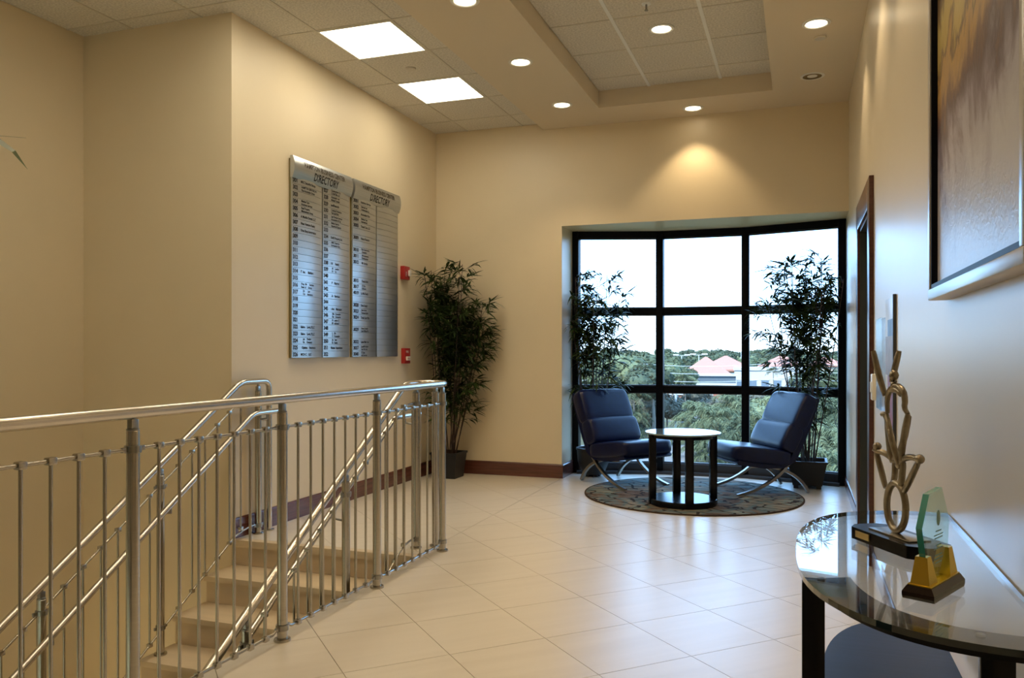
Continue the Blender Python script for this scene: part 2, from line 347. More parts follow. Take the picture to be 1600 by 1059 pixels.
# nosing strip of the landing at the stairs
ob('landing_nosing', boxes('landing_nosing', [((XL, 4.60, -.05), (XS, 4.66, 0))], .004), M['stone'], fl)

# ceilings
def tile_field(parent, xs, ys, z, tm, gm, gw, skip=()):
    me = {}
    for i in range(len(xs)-1):
        for j in range(len(ys)-1):
            if (i, j) in skip: continue
            a, b = xs[i]+.006, xs[i+1]-.006; c, d = ys[j]+.006, ys[j+1]-.006
            k = (round(b-a, 3), round(d-c, 3))
            if k not in me: me[k] = boxes('ceiling_tile', [((-k[0]/2, -k[1]/2, 0), (k[0]/2, k[1]/2, .015))])
            ob('ceiling_tile', me[k], tm, parent, ((a+b)/2, (c+d)/2, z+.004))
    for x in xs[1:-1]: ob('ceiling_grid_bar', boxes('ceiling_grid_bar', [((x-gw, ys[0], z-.001), (x+gw, ys[-1], z+.012))]), gm, parent)
    cr_ = .008
    for y in ys[1:-1]: ob('ceiling_grid_bar', boxes('ceiling_grid_bar', [((xs[0], y-cr_, z), (xs[-1], y+cr_, z+.012))]), M['cgrid'], parent)
ce = struct(ob('ceiling', boxes('ceiling', [((-5.1, -3.1, 3.75), (XR+.2, 8.9, 3.9))]), M['soffit']), 'ceiling of grey mineral tiles', 'ceiling')
xs = [-4.98, -4.52, -3.91, -3.30, -2.69, -2.46]
ys = [-3, -2.87]+[5.07+.6125*k for k in range(-12, 5)]+[YB]
ys = [y for y in ys if y <= YB]
k5 = min(range(len(ys)), key=lambda i: abs(ys[i]-5.07))
skip = {(3, k5), (3, k5+2), (3, k5-2), (3, k5-4), (3, k5-6)}
# tiles left of x=-3.66 only exist in front of the stairwell wall
for j in range(len(ys)-1):
    if ys[j] > YW+.05: skip |= {(0, j), (1, j)}
tile_field(ce, xs, ys, HC, M['ctile'], M['cgrid'], .009, skip)
so = struct(ob('ceiling_soffit', boxes('ceiling_soffit', [((-2.46, -3, HS), (-1.755, YB, 3.76)), ((-.22, -3, HS), (XR, YB, 3.76)), ((-1.755, 7.37, HS), (-.22, YB, 3.76)), ((-1.755, -3, HS), (-.22, 2.15, 3.76))]), M['soffit']), 'dropped tan plaster soffit framing the tray ceiling', 'ceiling')
tr = struct(ob('ceiling_tray', boxes('ceiling_tray', [((-1.755, 2.15, HT+.02), (-.22, 7.37, 3.76))]), M['ctile']), 'recessed tray of white-barred ceiling tiles', 'ceiling')
tile_field(tr, [-1.755, -1.285, -.656, -.22], [2.15]+[2.745+.6125*k for k in range(8)]+[7.37], HT, M['ctile'], M['cgridw'], .013)

# troffers
tro0 = None
for j, (i, jj) in enumerate([(3, k5), (3, k5+2), (3, k5-2), (3, k5-4), (3, k5-6)]):
    cx, cy = (xs[i]+xs[i+1])/2, (ys[jj]+ys[jj+1])/2
    if tro0 is None:
        t = empty('ceiling_light', '', 'light', (cx, cy, HC)); s, f_ = .298, .284
        ob('light_frame', boxes('light_frame', [((-s, -s, -.004), (s, -f_, .03)), ((-s, f_, -.004), (s, s, .03)), ((-s, -f_, -.004), (-f_, f_, .03)), ((f_, -f_, -.004), (s, f_, .03))]), M['white'], t)
        ob('diffuser', boxes('diffuser', [((-f_, -f_, 0), (f_, f_, .02))]), M['lampw'], t); tro0 = t
    else: t = copy_tree(tro0)
    t.location = (cx, cy, HC)
    t['label'] = ['square lit ceiling panel, the larger-looking one further from the window wall', 'square lit ceiling panel nearest the back wall corner', 'square lit ceiling panel overhead, one bay before the directory boards', 'square lit ceiling panel overhead beside the stair rail', 'square lit ceiling panel overhead behind the viewer', 'square lit ceiling panel over the stairwell'][j]
    t['group'] = 'square ceiling light panels'
# downlights
dl0 = None
DL = [(-2.03, 4.83, HS, 1, 'round downlight cut by the top edge of the view, left soffit'), (-2.05, 6.0, HS, 1, 'round lit downlight, middle of the left soffit row'),
      (-2.05, 7.17, HS, 1, 'round lit downlight on the left soffit nearest the back wall'), (-.93, 7.67, HS, 1, 'round lit downlight against the back wall above its own wall scallop'),
      (.11, 5.97, HS, 1, 'round lit downlight on the right soffit beside a small disc'), (-.97, 6.09, HT, 1, 'round lit downlight inside the tray ceiling'),
      (-2.05, 3.66, HS, 1, 'overhead downlight above the third rail post'), (-2.05, 2.49, HS, 1, 'overhead downlight above the near stair rail'),
      (.11, 4.83, HS, 1, 'overhead downlight above the acrylic wall display'), (.11, 3.66, HS, 1, 'overhead downlight between painting and wall display'), (.11, 2.3, HS, 1, 'overhead downlight washing the painting'),
      (-.97, 3.66, HT, 1, 'overhead downlight in the near part of the tray'), (-1.2, .6, HS, 1, 'overhead downlight above the viewer')]
for x, y, z, on, lb in DL:
    if dl0 is None:
        t = empty('downlight', lb, 'light', (x, y, z))
        ob('trim_ring', disc('trim_ring', [(.072, -.002), (.076, -.006), (.094, -.004), (.096, 0), (.076, .0005), (.072, .0005)], 32), M['white'], t)
        ob('lamp_lens', disc('lamp_lens', [(.001, -.0045), (.06, -.004), (.0745, -.001), (.0745, .0)], 28), M['lampd'], t); dl0 = t
    else: t = copy_tree(dl0)
    t.location = (x, y, z); t['label'] = lb; t['group'] = 'lit round downlights'
    pw = 52 if y < 7.5 else 62
    l = light('SPOT', 'downlight_beam', (x, y, z-.012), (0, 0, 0), pw*WARM, (1, .75, .44), spot_size=R(96), spot_blend=.55, shadow_soft_size=.05)
t = empty('downlight', 'unlit round downlight with dark ribbed reflector, right soffit', 'light', (.10, 7.1, HS))
ob('trim_ring', disc('trim_ring', [(.072, -.002), (.076, -.006), (.094, -.004), (.096, 0), (.076, .0005), (.072, .0005)], 32), M['white'], t)
ob('reflector', disc('reflector', [(.001, -.001), (.02, -.001), (.05, -.0025), (.0745, -.0045), (.0745, 0)], 28), M['lampoff'], t)
tag(ob('sprinkler_cover', disc('sprinkler_cover', [(.001, -.012), (.038, -.012), (.042, -.008), (.042, 0)], 24), M['cgrid'], None, (.14, 6.24, HS)), 'small flat sprinkler cover disc beside the right-hand lit downlight', 'sprinkler')
tag(ob('sprinkler_cover', disc('sprinkler_cover', [(.001, -.012), (.038, -.012), (.042, -.008), (.042, 0)], 24), M['cgrid'], None, (-3.0, 6.0, HC+.003)), 'small flat sprinkler cover disc between the two lit square panels', 'sprinkler')
sp_ = empty('pendant_sprinkler', 'small pendant sprinkler in the tray ceiling at the top edge of the view', 'sprinkler', (-1.0, 5.62, HT+.003))
ob('escutcheon', disc('escutcheon', [(.001, -.006), (.03, -.006), (.034, 0)], 20), M['cgridw'], sp_)
ob('nozzle', disc('nozzle', [(.012, -.05), (.014, -.045), (.007, -.04), (.007, -.006)], 12), M['chrome'], sp_)

# baseboards
def board(name, a, b, nrm, h=.14, th=.014, m='woodL', label=None):
    a, b, n = Vector((*a, 0)), Vector((*b, 0)), Vector((*nrm, 0)); t = (b-a).normalized(); bm = bmesh.new()
    prof = [(0, 0), (th, 0), (th, h-.012), (th-.005, h-.003), (th-.009, h), (0, h)]
    r1 = [bm.verts.new(a+n*u+Vector((0, 0, v))) for u, v in prof]; r2 = [bm.verts.new(b+n*u+Vector((0, 0, v))) for u, v in prof]
    bm.faces.new(r1[::-1]); bm.faces.new(r2)
    for i in range(6): bm.faces.new((r1[i], r1[(i+1) % 6], r2[(i+1) % 6], r2[i]))
    return struct(ob(name, bm_mesh(bm, name), M[m]), label or 'dark cherry wood baseboard', 'baseboard')
board('baseboard_left', (XL, 4.62), (XL, YB), (1, 0), label='dark cherry baseboard under the directory boards')
board('baseboard_back', (XL, YB), (-2.251, YB), (0, -1), label='dark cherry baseboard along the back wall')
board('baseboard_jamb', (-2.265, YB), (-2.265, 8.33), (1, 0), label='dark cherry baseboard returning into the window bay')
board('baseboard_right', (XR, 8.38), (XR, 6.49), (-1, 0), h=.10, label='low wood baseboard between door and window')
board('baseboard_right_near', (XR, 5.30), (XR, -3), (-1, 0), h=.10, label='low wood baseboard behind the glass console')

# ---------------------------------------------------------------- bow window
wn = bpy.data.objects.new('window_1', None); C.objects.link(wn); struct(wn, 'black-framed three-bay bow window of nine panes', 'window')
def seg(a, b, z0, z1, wd, off=0):
    a, b = Vector(a), Vector(b); t = (b-a).normalized(); n = Vector((-t.y, t.x)); p = [a+n*(off-wd/2), b+n*(off-wd/2), b+n*(off+wd/2), a+n*(off+wd/2)]
    return [(q.x, q.y) for q in p], z0, z1
BP = [(-2.235, 8.375), (-1.39, 8.64), (-.52, 8.66), (.385, 8.415)]
for i, (x, y) in enumerate(BP):
    wd = .036 if i in (0, 3) else .038
    bm = bmesh.new(); addbox(bm, (x-wd, y-.055, 0), (x+wd, y+.055, 2.55), .006)
    ob('mullion', bm_mesh(bm, 'mullion', 30), M['black'], wn)
for i in range(3):
    a, b = BP[i], BP[i+1]
    for z, hh, nm in ((2.515, .035, 'rail'), (1.705, .034, 'rail'), (.885, .034, 'rail'), (.055, .055, 'bottom_rail')):
        pts, _, _ = seg(a, b, 0, 0, .09)
        ob(nm, prism(nm, pts, z-hh, z+hh), M['black'] if nm == 'rail' else M['sill'], wn)
        if z != .055:
            pts, _, _ = seg(a, b, 0, 0, .03, -.045)
    for z0, z1 in ((.11, .851), (.919, 1.671), (1.739, 2.48)):
        pts, _, _ = seg(a, b, 0, 0, .008)
        ob('pane', prism('pane', pts, z0, z1), M['glass'], wn)
        p2, _, _ = seg(a, b, 0, 0, .03)
        bm = bmesh.new(); addprism(bm, p2, z0, z0+.012); addprism(bm, p2, z1-.012, z1)
        ob('glazing_bead', bm_mesh(bm, 'glazing_bead'), M['sill'], wn)
    p3, _, _ = seg(a, b, 0, 0, .16, -.04)
    ob('sill', prism('sill', p3, 0, .03), M['sill'], wn)

# ---------------------------------------------------------------- door in the right wall
dr = bpy.data.objects.new('door_1', None); C.objects.link(dr); struct(dr, 'dark recessed door with cherry wood casing', 'door')
x0, x1 = XR-.027, XR
ob('casing', boxes('casing', [((x0, 5.30, 0), (x1, 5.44, 2.34))], .003), M['wood'], dr)
ob('casing', boxes('casing', [((x0, 6.35, 0), (x1, 6.49, 2.34))], .003), M['wood'], dr)
ob('casing', boxes('casing', [((x0, 5.44, 2.16), (x1, 6.35, 2.34))], .003), M['woodL'], dr)
ob('jamb', boxes('jamb', [((XR-.01, 5.44, 0), (XR+.14, 5.46, 2.16)), ((XR-.01, 6.33, 0), (XR+.14, 6.35, 2.16)), ((XR-.01, 5.46, 2.14), (XR+.14, 6.33, 2.16))]), M['doorleaf'], dr)
lf = ob('door_leaf', boxes('door_leaf', [((XR+.05, 5.465, .006), (XR+.09, 6.325, 2.135))], .002), M['doorleaf'], dr)
bm = bmesh.new(); addtube(bm, [(XR+.05, 5.54, 1.0), (XR+.005, 5.54, 1.0), (XR+.0, 5.56, 1.0), (XR+.0, 5.65, 1.0)], .009, 8)
ob('door_handle', bm_mesh(bm, 'door_handle', 40), M['chrome'], lf)

# ---------------------------------------------------------------- staircase
st = empty('staircase', 'limestone stair flight descending from the landing toward the viewer', 'stairs', (0, 0, 0))
RUN, RISE, Y0S = .28, .175, 4.62
for k in range(11):
    zt = -RISE*(k+1); ya = Y0S-RUN*(k+1); yb = ya+RUN
    # riser under nosing k, then tread
    ob('riser', boxes('riser', [((XL+.01, yb, zt), (XS-.04, yb+.03, zt+RISE-.035))]), M['stone'], st)
    if k < 10: ob('tread', boxes('tread', [((XL, ya-.018, zt-.035), (XS-.025, yb+.0, zt))], .004), M['stone'], st)
    if k < 10: ob('stringer_panel', boxes('stringer_panel', [((XL+.002, ya+.01, zt-.28), (XL+.03, yb+.03, zt-.035)), ((XS-.055, ya+.01, zt-.28), (XS-.027, yb+.03, zt-.035))]), M['stone'], st)
ob('landing', boxes('landing', [((-4.975, .31, -RISE*11-.2), (XS-.03, Y0S-RUN*10+.01, -RISE*11))]), M['stone'], st)
s2 = empty('lower_staircase', 'lower limestone flight turning back under the golden wall', 'stairs')
for k in range(9):
    zt = -RISE*(12+k); ya = Y0S-RUN*10+.01+RUN*k
    ob('riser', boxes('riser', [((-4.97, ya-.03, zt), (XL-.1, ya, zt+RISE-.035))]), M['stone'], s2)
    ob('tread', boxes('tread', [((-4.97, ya-.0, zt-.035), (XL-.1, ya+RUN+.018, zt))], .004), M['stone'], s2)
struct(ob('floor_below', boxes('floor_below', [((-5.0, .2, -4.3), (XS, 4.7, -4.2))]), M['stone']), 'floor of the storey below', 'floor')
for i, (x, y, z) in enumerate(((-4.9, 3.3, -1.4),)):
    t = empty('wall_light', 'wall light low in the stairwell out of view', 'light', (x, y, z))
    ob('shade', boxes('shade', [((-.075, -.15, -.08), (.03, .15, .08))], .01), mat('lit_shade', (.9, .8, .6), .5, emit=((1, .70, .30), 12)), t)

# ---------------------------------------------------------------- railings
def post_parts(parent, x, y, z0, ztop, rail_z, clampz, side=1):
    bm = bmesh.new(); lathe(bm, [(.022, z0), (.0225, z0+.01), (.0225, ztop), (.019, ztop+.003)], 20, (x, y)); p = ob('post', bm_mesh(bm, 'post', 40), M['steel'], parent)
    bm = bmesh.new(); lathe(bm, [(.037, z0), (.038, z0+.004), (.036, z0+.011), (.023, z0+.013)], 24, (x, y)); ob('base_flange', bm_mesh(bm, 'base_flange', 40), M['steel'], p)
    bm = bmesh.new(); lathe(bm, [(.0215, ztop+.001), (.0215, ztop+.008), (.010, ztop+.012), (.010, rail_z-.018)], 14, (x, y))
    addbox(bm, (x-.011, y-.016, ztop+.006), (x+.011, y+.016, ztop+.04), .003); ob('saddle_bracket', bm_mesh(bm, 'saddle_bracket', 40), M['chrome'], p)
    for cz in clampz:
        bm = bmesh.new(); lathe(bm, [(.023, cz-.012), (.0285, cz-.012), (.0285, cz+.012), (.023, cz+.012)], 20, (x, y))
        addbox(bm, (x-.006, y-.05, cz-.009), (x+.006, y-.026, cz+.009), .002); addbox(bm, (x-.006, y+.026, cz-.009), (x+.006, y+.05, cz+.009), .002)
        ob('clamp', bm_mesh(bm, 'clamp', 35), M['chrome'], p)
    return p
BAL = {}
def baluster(parent, x, y, za, zb):
    h = round(zb-za, 3)
    if h not in BAL:
        bm = bmesh.new(); lathe(bm, [(.006, 0), (.006, h)], 10)
        addbox(bm, (-.012, -.015, -.012), (.012, .015, .012), .004); addbox(bm, (-.012, -.015, h-.012), (.012, .015, h+.012), .004)
        BAL[h] = bm_mesh(bm, 'baluster', 40)
    return ob('baluster', BAL[h], M['steel'], parent, (x, y, za))
gr = empty('guard_railing', 'long stainless guard railing looping back down the right side of the stairs', 'railing')
GX, SX2 = -2.17, -2.363; RZ, TZ, BZ = 1.075, .95, .047; SL = RISE/RUN
pys = [4.79-.86*k for k in range(6)]     # 4.79 .. .49
# handrail: level run, U-turn, then down the stair
pts = [(GX, .44, RZ), (GX, 1.5, RZ), (GX, 3.0, RZ), (GX, 4.76, RZ)]
cxm = (GX+SX2)/2; rr = (GX-SX2)/2
pts += [(cxm+rr*math.cos(a), 4.79+rr*1.05*math.sin(a), RZ) for a in [math.pi*k/10 for k in range(1, 10)]]
pts += [(SX2, 4.76, RZ)] + bend((SX2, 4.8, RZ), (SX2, 4.64, RZ), (SX2, 4.64-1, RZ-SL), .06) + [(SX2, 4.64-2.4, RZ-2.4*SL), (SX2, 1.75, RZ-SL*(4.64-1.75))]
ob('handrail', tube('handrail', pts, .0215, 16), M['rail'], gr)
for y in pys: post_parts(gr, GX, y, 0, 1.013, RZ, [TZ, .06])
for a, b in zip(pys[1:], pys):
    ob('top_rod', tube('top_rod', [(GX, a+.04, TZ), (GX, b-.04, TZ)], .0065, 8), M['steel'], gr)
    ob('bottom_rod', tube('bottom_rod', [(GX, a+.04, BZ+.013), (GX, a+.07, BZ), (GX, b-.07, BZ), (GX, b-.04, BZ+.013)], .0065, 8), M['steel'], gr)
    for k in range(7): baluster(gr, GX, a+.43+(k-3)*.103, BZ, TZ)
post_parts(gr, cxm+.0, 4.79+rr*1.05, 0, 1.013, RZ, [])
post_parts(gr, SX2, 4.80, 0, 1.013, RZ, [.945, .06])
def stair_guard(parent, x, gx, posts, ytop=4.64, grip_end=5.0):
    zr = lambda y: RZ - SL*(ytop-y) if y < ytop else RZ
    tread = lambda y: -RISE*math.ceil((Y0S-y)/RUN-1e-6) if y < Y0S else 0
    for y in posts: post_parts(parent, x, y, tread(y), zr(y)-.07, zr(y), [zr(y)-.135, zr(y)-RZ+.10])
    lo = 1.75
    tz = lambda y: zr(y)-.125; bz = lambda y: (zr(y)-RZ)+.075
    ob('top_rod', tube('top_rod', [(x, 4.77, .945), (x, 4.70, .945), (x, 4.64, .935), (x, 4.55, tz(4.55)), (x, lo, tz(lo))], .0065, 8), M['steel'], parent)
    ob('bottom_rod', tube('bottom_rod', [(x, 4.77, .07), (x, 4.70, .066), (x, 4.64, .055), (x, 4.55, bz(4.55)), (x, lo, bz(lo))], .0065, 8), M['steel'], parent)
    y = 4.62
    while y > 1.8:
        if min(abs(y-p) for p in posts) > .045: baluster(parent, x, y, bz(y), tz(y))
        y -= .118
    gz = .86; lowy = lo
    gp = [(gx, grip_end, gz)] + bend((gx, grip_end, gz), (gx, 4.66, gz), (gx, 3.66, gz-SL), .06) + [(gx, 3, gz-SL*(4.66-3)), (gx, lowy, gz-SL*(4.66-lowy))]
    g = ob('grip_rail', tube('grip_rail', gp, .019, 14), M['rail'], parent)
    bm = bmesh.new(); lathe(bm, [(.004, -.013), (.016, -.006), (.0188, 0)], 14); me = bm_mesh(bm, 'rail_end', 60); ob('rail_end', me, M['rail'], g, (gx, grip_end, gz), (R(-90), 0, 0))
    for y in posts[:]+[4.81]:
        zz = gz-SL*(4.66-y) if y < 4.66 else gz
        ob('rail_bracket', tube('rail_bracket', [(x, y-.001, zz-.055), ((x+gx)/2, y, zz-.05), (gx, y, zz-.045), (gx, y, zz-.015)], .007, 8), M['chrome'], parent)
stair_guard(gr, SX2, SX2-.085, [3.93, 3.07, 2.21], grip_end=5.02)
gl = empty('guard_railing', 'stainless railing on the left side of the steps, bent down to the landing', 'railing')
LX = -3.60
post_parts(gl, LX, 4.81, 0, 1.0, RZ-.005, [.945, .06])
lp = [(LX, 1.75, RZ-SL*(4.62-1.75)), (LX, 3.0, RZ-SL*(4.62-3))] + bend((LX, 3.62, RZ-SL), (LX, 4.62, RZ), (LX, 4.9, RZ), .06) + bend((LX, 4.7, RZ), (LX, 4.935, RZ), (LX, 4.935, .8), .07) + [(LX, 4.935, .5), (LX, 4.935, .012)]
ob('handrail', tube('handrail', lp, .0205, 16), M['rail'], gl)
bm = bmesh.new(); lathe(bm, [(.036, 0), (.036, .008), (.021, .011)], 24, (LX, 4.935)); ob('base_flange', bm_mesh(bm, 'base_flange', 40), M['steel'], gl)
ob('tie_bar', tube('tie_bar', [(LX, 4.83, .80), (LX, 4.92, .80)], .009, 8), M['steel'], gl)
stair_guard(gl, LX, LX+.075, [3.88, 3.07, 2.25], ytop=4.62, grip_end=4.93)

# ---------------------------------------------------------------- directory boards
NP = 6
def strip_mesh(wd, ht, m):
    me_pts = []; bm = bmesh.new(); f = []
    for i in range(NP+1):
        t = i/NP; u = wd*t; d = .006+.020*math.sin(math.pi*(t*.86+.07))
        f.append((u, d))
    lo = [[bm.verts.new((d, u, z)) for u, d in f] for z in (0, ht)]; bk = [[bm.verts.new((0, u, z)) for u, d in f] for z in (0, ht)]
    for i in range(NP):
        bm.faces.new((lo[0][i], lo[0][i+1], lo[1][i+1], lo[1][i])); bm.faces.new((lo[1][i], lo[1][i+1], bk[1][i+1], bk[1][i])); bm.faces.new((lo[0][i], bk[0][i], bk[0][i+1], lo[0][i+1]))
    for i in (0, NP): bm.faces.new((lo[0][i], lo[1][i], bk[1][i], bk[0][i]))
    me = bm_mesh(bm, 'name_strip'); smooth(me, 30); return me
def wall_text(s, size, u0, z0, wd, parent, off=0, sx=1.0, m='ink', fn=None, nm='lettering', align='LEFT', lift=.0012, fit=None):
    me = textmesh(s, size, align, off, sx)
    if fit:
        xx = [v.co.x for v in me.vertices]; k_ = fit/(max(xx)-min(xx))
        for v in me.vertices: v.co.x *= k_
    for v in me.vertices:
        u, z = u0+v.co.x, z0+v.co.y
        d = fn(u, z) if fn else .006+.020*math.sin(math.pi*(min(max(u/wd, 0), 1)*.86+.07))
        v.co = (d+lift, u, z)
    o = ob(nm, me, M[m], parent); return o
T1L = {301: ['MKC Security Group'], 302: ['HAMPTON SERVICES, PA', 'The Accounting Group'], 304: ['Medical Care', 'Insurance Services'], 305: ['Real Property', 'Management Group'], 306: ['A Mobile Dental, LLC'], 307: ['New Venture Realty'], 308: ['One Stop Immigration'],
       314: ['T  Inc      Builders'], 316: ['Prop  Mg      Services', 'Rent  al     Group'], 317: ['    Dr       Law', '    Ctr     Insurance'], 322: ['Sabre    Legal, PLLC'], 323: ['Sabre    Legal, PLLC'], 324: ['    Int     Trading', '    Ex     Company'], 325: ['  Optima    Insurance'], 326: ['MCH C    LLC']}
T1R = {327: ['Construction Co.', 'C & M Tile, LLC'], 328: ['Accounting and', 'Money Transfer'], 329: ['ceoffices.cdo'], 330: ['Custody Protection', 'Tax Law Firm'], 331: ['Law Partner Services', 'Accounting & Tax'], 332: ['Media Designs', 'Imports & Exports'], 334: ['Swift Property Sol.'], 335: ['AMC Design &', 'Engineering Svcs.'],
       338: ['I B      Realty'], 339: ['  M     Lending', '  N     Inc'], 341: ['  P    Day Inc'], 343: ['  A    Services'], 345: ['- Am    Marketing'], 346: ['   Me   Consulting', '   Re    Group Inc'], 347: ['  Pr   essing, C', '  Bl   ueSound'], 349: ['  L    Dr.', '  C   Counseling'], 350: ['  Sa    Law', '  St   Realty'], 351: ['Home  Inspections']}
N2 = [3001, 3002, 3003, 3004, 3005, None, 3009, None, 3010, 3011, 3012, None, None, 3015, 3017, 4019, None, 3020, 3023, 3024, None, 3029, None, 3032, 3037, 3040]
T2 = {3001: ['Insurance Services'], 3002: ['Services Law', 'Construction Co.'], 3003: ['Accounting Firm'], 3004: ['Medical Care', 'International'], 3005: ['Travel Care, LLC'], 3009: ['Home Financing'], 3010: ['The Construction', '  Consulting'], 3011: ['  M Investments', '  Development'], 3012: ['  Mr Service'], 3015: ['  Trade Right'], 3017: ['  IT Firm', '  Advisors'], 4019: ['La Mia Realty'], 3020: ['Data Supply'], 3023: ['New Image', 'Transportation'], 3024: ['Total Care Plus'], 3029: ['Home Funding', 'Law Offices PA'], 3032: ['Label Mart Inc'], 3037: ['Landfill Holding', 'Law Firm Inc'], 3040: ['IT Sales', 'and Services']}
def directory(y0, label, cols):
    root = empty('directory_board', label, 'sign', (XL, y0, 1.235), 0, 'silver office directory boards')
    W, H, hh = .845, 1.54, .155; cw = (W-.012)/2
    ob('backing_panel', boxes('backing_panel', [((.001, 0, 0), (.014, W, H-.02))], .001), M['sgnedge'], root)
    nrow = 26; rh = (H-hh)/nrow
    sm_ = strip_mesh(cw-.004, rh-.0022, None)
    for ci, col in enumerate(cols):
        for r_ in range(nrow):
            u = .003+ci*(cw+.009); z = (nrow-1-r_)*rh
            s = ob('name_strip', sm_, M['alu'], root, (.014, u, z+.001))
            num, lines = col[r_]
            if num: wall_text(str(num), rh*.80, .010, rh*.22, cw, s, off=.0016, sx=.86)
            nx = .10 if (num and num < 1000) else .118
            if len(lines) == 1: wall_text(lines[0], rh*.50, nx, rh*.30, cw, s, off=.0009, sx=.86)
            elif len(lines) == 2:
                wall_text(lines[0], rh*.43, nx+.006, rh*.56, cw, s, off=.0008, sx=.84); wall_text(lines[1], rh*.43, nx+.006, rh*.12, cw, s, off=.0008, sx=.84)
    # header bulges forward, drooping over the strips
    bm = bmesh.new(); prof = []
    n = 9; hf = lambda z: .022+.034*math.sin(math.pi*min(max((z-(H-hh-.012))/(hh+.012), 0), 1)*.72+.35)
    zs = [H-hh-.012+(hh+.012)*i/n for i in range(n+1)]
    a = [bm.verts.new((hf(z), -.004, z)) for z in zs]; b = [bm.verts.new((hf(z), W+.004, z)) for z in zs]
    a2 = [bm.verts.new((.015, -.004, z)) for z in zs]; b2 = [bm.verts.new((.015, W+.004, z)) for z in zs]
    for i in range(n):
        bm.faces.new((a[i], b[i], b[i+1], a[i+1])); bm.faces.new((a[i], a[i+1], a2[i+1], a2[i])); bm.faces.new((b[i], b2[i], b2[i+1], b[i+1]))
    bm.faces.new((a[0], a2[0], b2[0], b[0])); bm.faces.new((a[-1], b[-1], b2[-1], a2[-1]))
    hd = ob('header', bm_mesh(bm, 'header', 35), M['alu'], root)
    fh = lambda u, z: hf(z)
    wall_text('HAMPTON BUSINESS CENTER', .058, W/2, H-.066, W, hd, off=.0012, m='inkb', fn=fh, align='CENTER', sx=.66/.58*.50*1.0, lift=.002, fit=.70*W)
    wall_text('DIRECTORY', .086, W/2+.02, H-.143, W, hd, off=.0010, fn=fh, align='CENTER', lift=.002, fit=.42*W)
    for o in [hd]+list(hd.children): pass
    return root
directory(5.262, 'left silver directory board with two numbered columns from 301 to 352', [[(301+i, T1L.get(301+i, [])) for i in range(26)], [(327+i, T1R.get(327+i, [])) for i in range(26)]])
directory(6.152, 'right silver directory board with blank right column, nearer the bamboo', [[(n, T2.get(n, [])) for n in N2], [(None, [])]*26])

# fire alarm strobe and pull station on the left wall
t = empty('fire_alarm_strobe', 'red fire alarm strobe with white lens on the cream wall', 'alarm', (XL, 7.15, 2.05))
bo = ob('housing', boxes('housing', [((0, -.06, -.065), (.045, .06, .065))], .006), M['red'], t)
ob('strobe_lens', boxes('strobe_lens', [((.044, .015, -.03), (.07, .05, .03))], .008), M['white'], t)
wall_text('FIRE', .026, -.05, .0, 1, bo, fn=lambda u, z: .0455, m='white', off=.0005)
for v in bo.children[0].data.vertices:   # lettering runs vertically up the housing
    y, z = v.co.y, v.co.z; v.co = (v.co.x, -.012-(z), -.035+(y+.05))
t = empty('pull_station', 'red fire alarm pull station below the strobe beside bamboo leaves', 'alarm', (XL, 7.17, 1.24))
bo = ob('housing', boxes('housing', [((0, -.06, -.075), (.04, .06, .075))], .005), M['red'], t)
ob('pull_handle', boxes('pull_handle', [((.038, -.035, -.045), (.055, .035, -.005))], .004), M['white'], t)
wall_text('FIRE', .03, -.036, .03, 1, bo, fn=lambda u, z: .0405, m='white', off=.0006)
wall_text('PULL', .022, -.03, -.034, 1, t, fn=lambda u, z: .0555, m='red', off=.0005)

# ---------------------------------------------------------------- right wall items
# picture
pc = empty('painting', 'large textured abstract painting, gold above and silvery lavender below, in a silver frame', 'painting', (XR, 0, 0))
ya, yb, za, zb = 1.62, 2.73, 1.44, 2.86; dp = -.055
fo = .032
def frame_bar(lst, m): return ob('frame_bar', boxes('frame_bar', lst, .004), m, pc)
frame_bar([((dp, ya, za), (-.001, yb, za+fo))], M['frameS']); frame_bar([((dp, ya, zb-fo), (-.001, yb, zb))], M['frameS'])
frame_bar([((dp, ya, za+fo), (-.001, ya+fo, zb-fo))], M['frameS']); frame_bar([((dp, yb-fo, za+fo), (-.001, yb, zb-fo))], M['frameS'])
il = fo+.001
ob('black_liner', boxes('black_liner', [((dp+.004, ya+il, za+il), (-.004, yb-il, za+il+.012)), ((dp+.004, ya+il, zb-il-.012), (-.004, yb-il, zb-il)), ((dp+.004, ya+il, za+il+.012), (-.004, ya+il+.012, zb-il-.012)), ((dp+.004, yb-il-.012, za+il+.012), (-.004, yb-il, zb-il-.012))]), M['black'], pc)
cv = ob('canvas', boxes('canvas', [((-.035, -.5, 0), (-.008, .5, zb-za-2*il-.03))]), M['art'], pc, (0, (ya+yb)/2, za+il+.015))
cv.scale = (1, (yb-ya-2*il-.03)/1.0, 1)
# switch plate by the door
t = empty('card_reader', 'small white wall plate beside the near door casing', 'switch', (XR, 5.13, 1.08))
ob('plate', boxes('plate', [((-.028, -.045, -.075), (0, .045, .075))], .005), M['white'], t)
ob('rocker', boxes('rocker', [((-.034, -.015, -.03), (-.027, .015, .03))], .002), M['cgridw'], t)
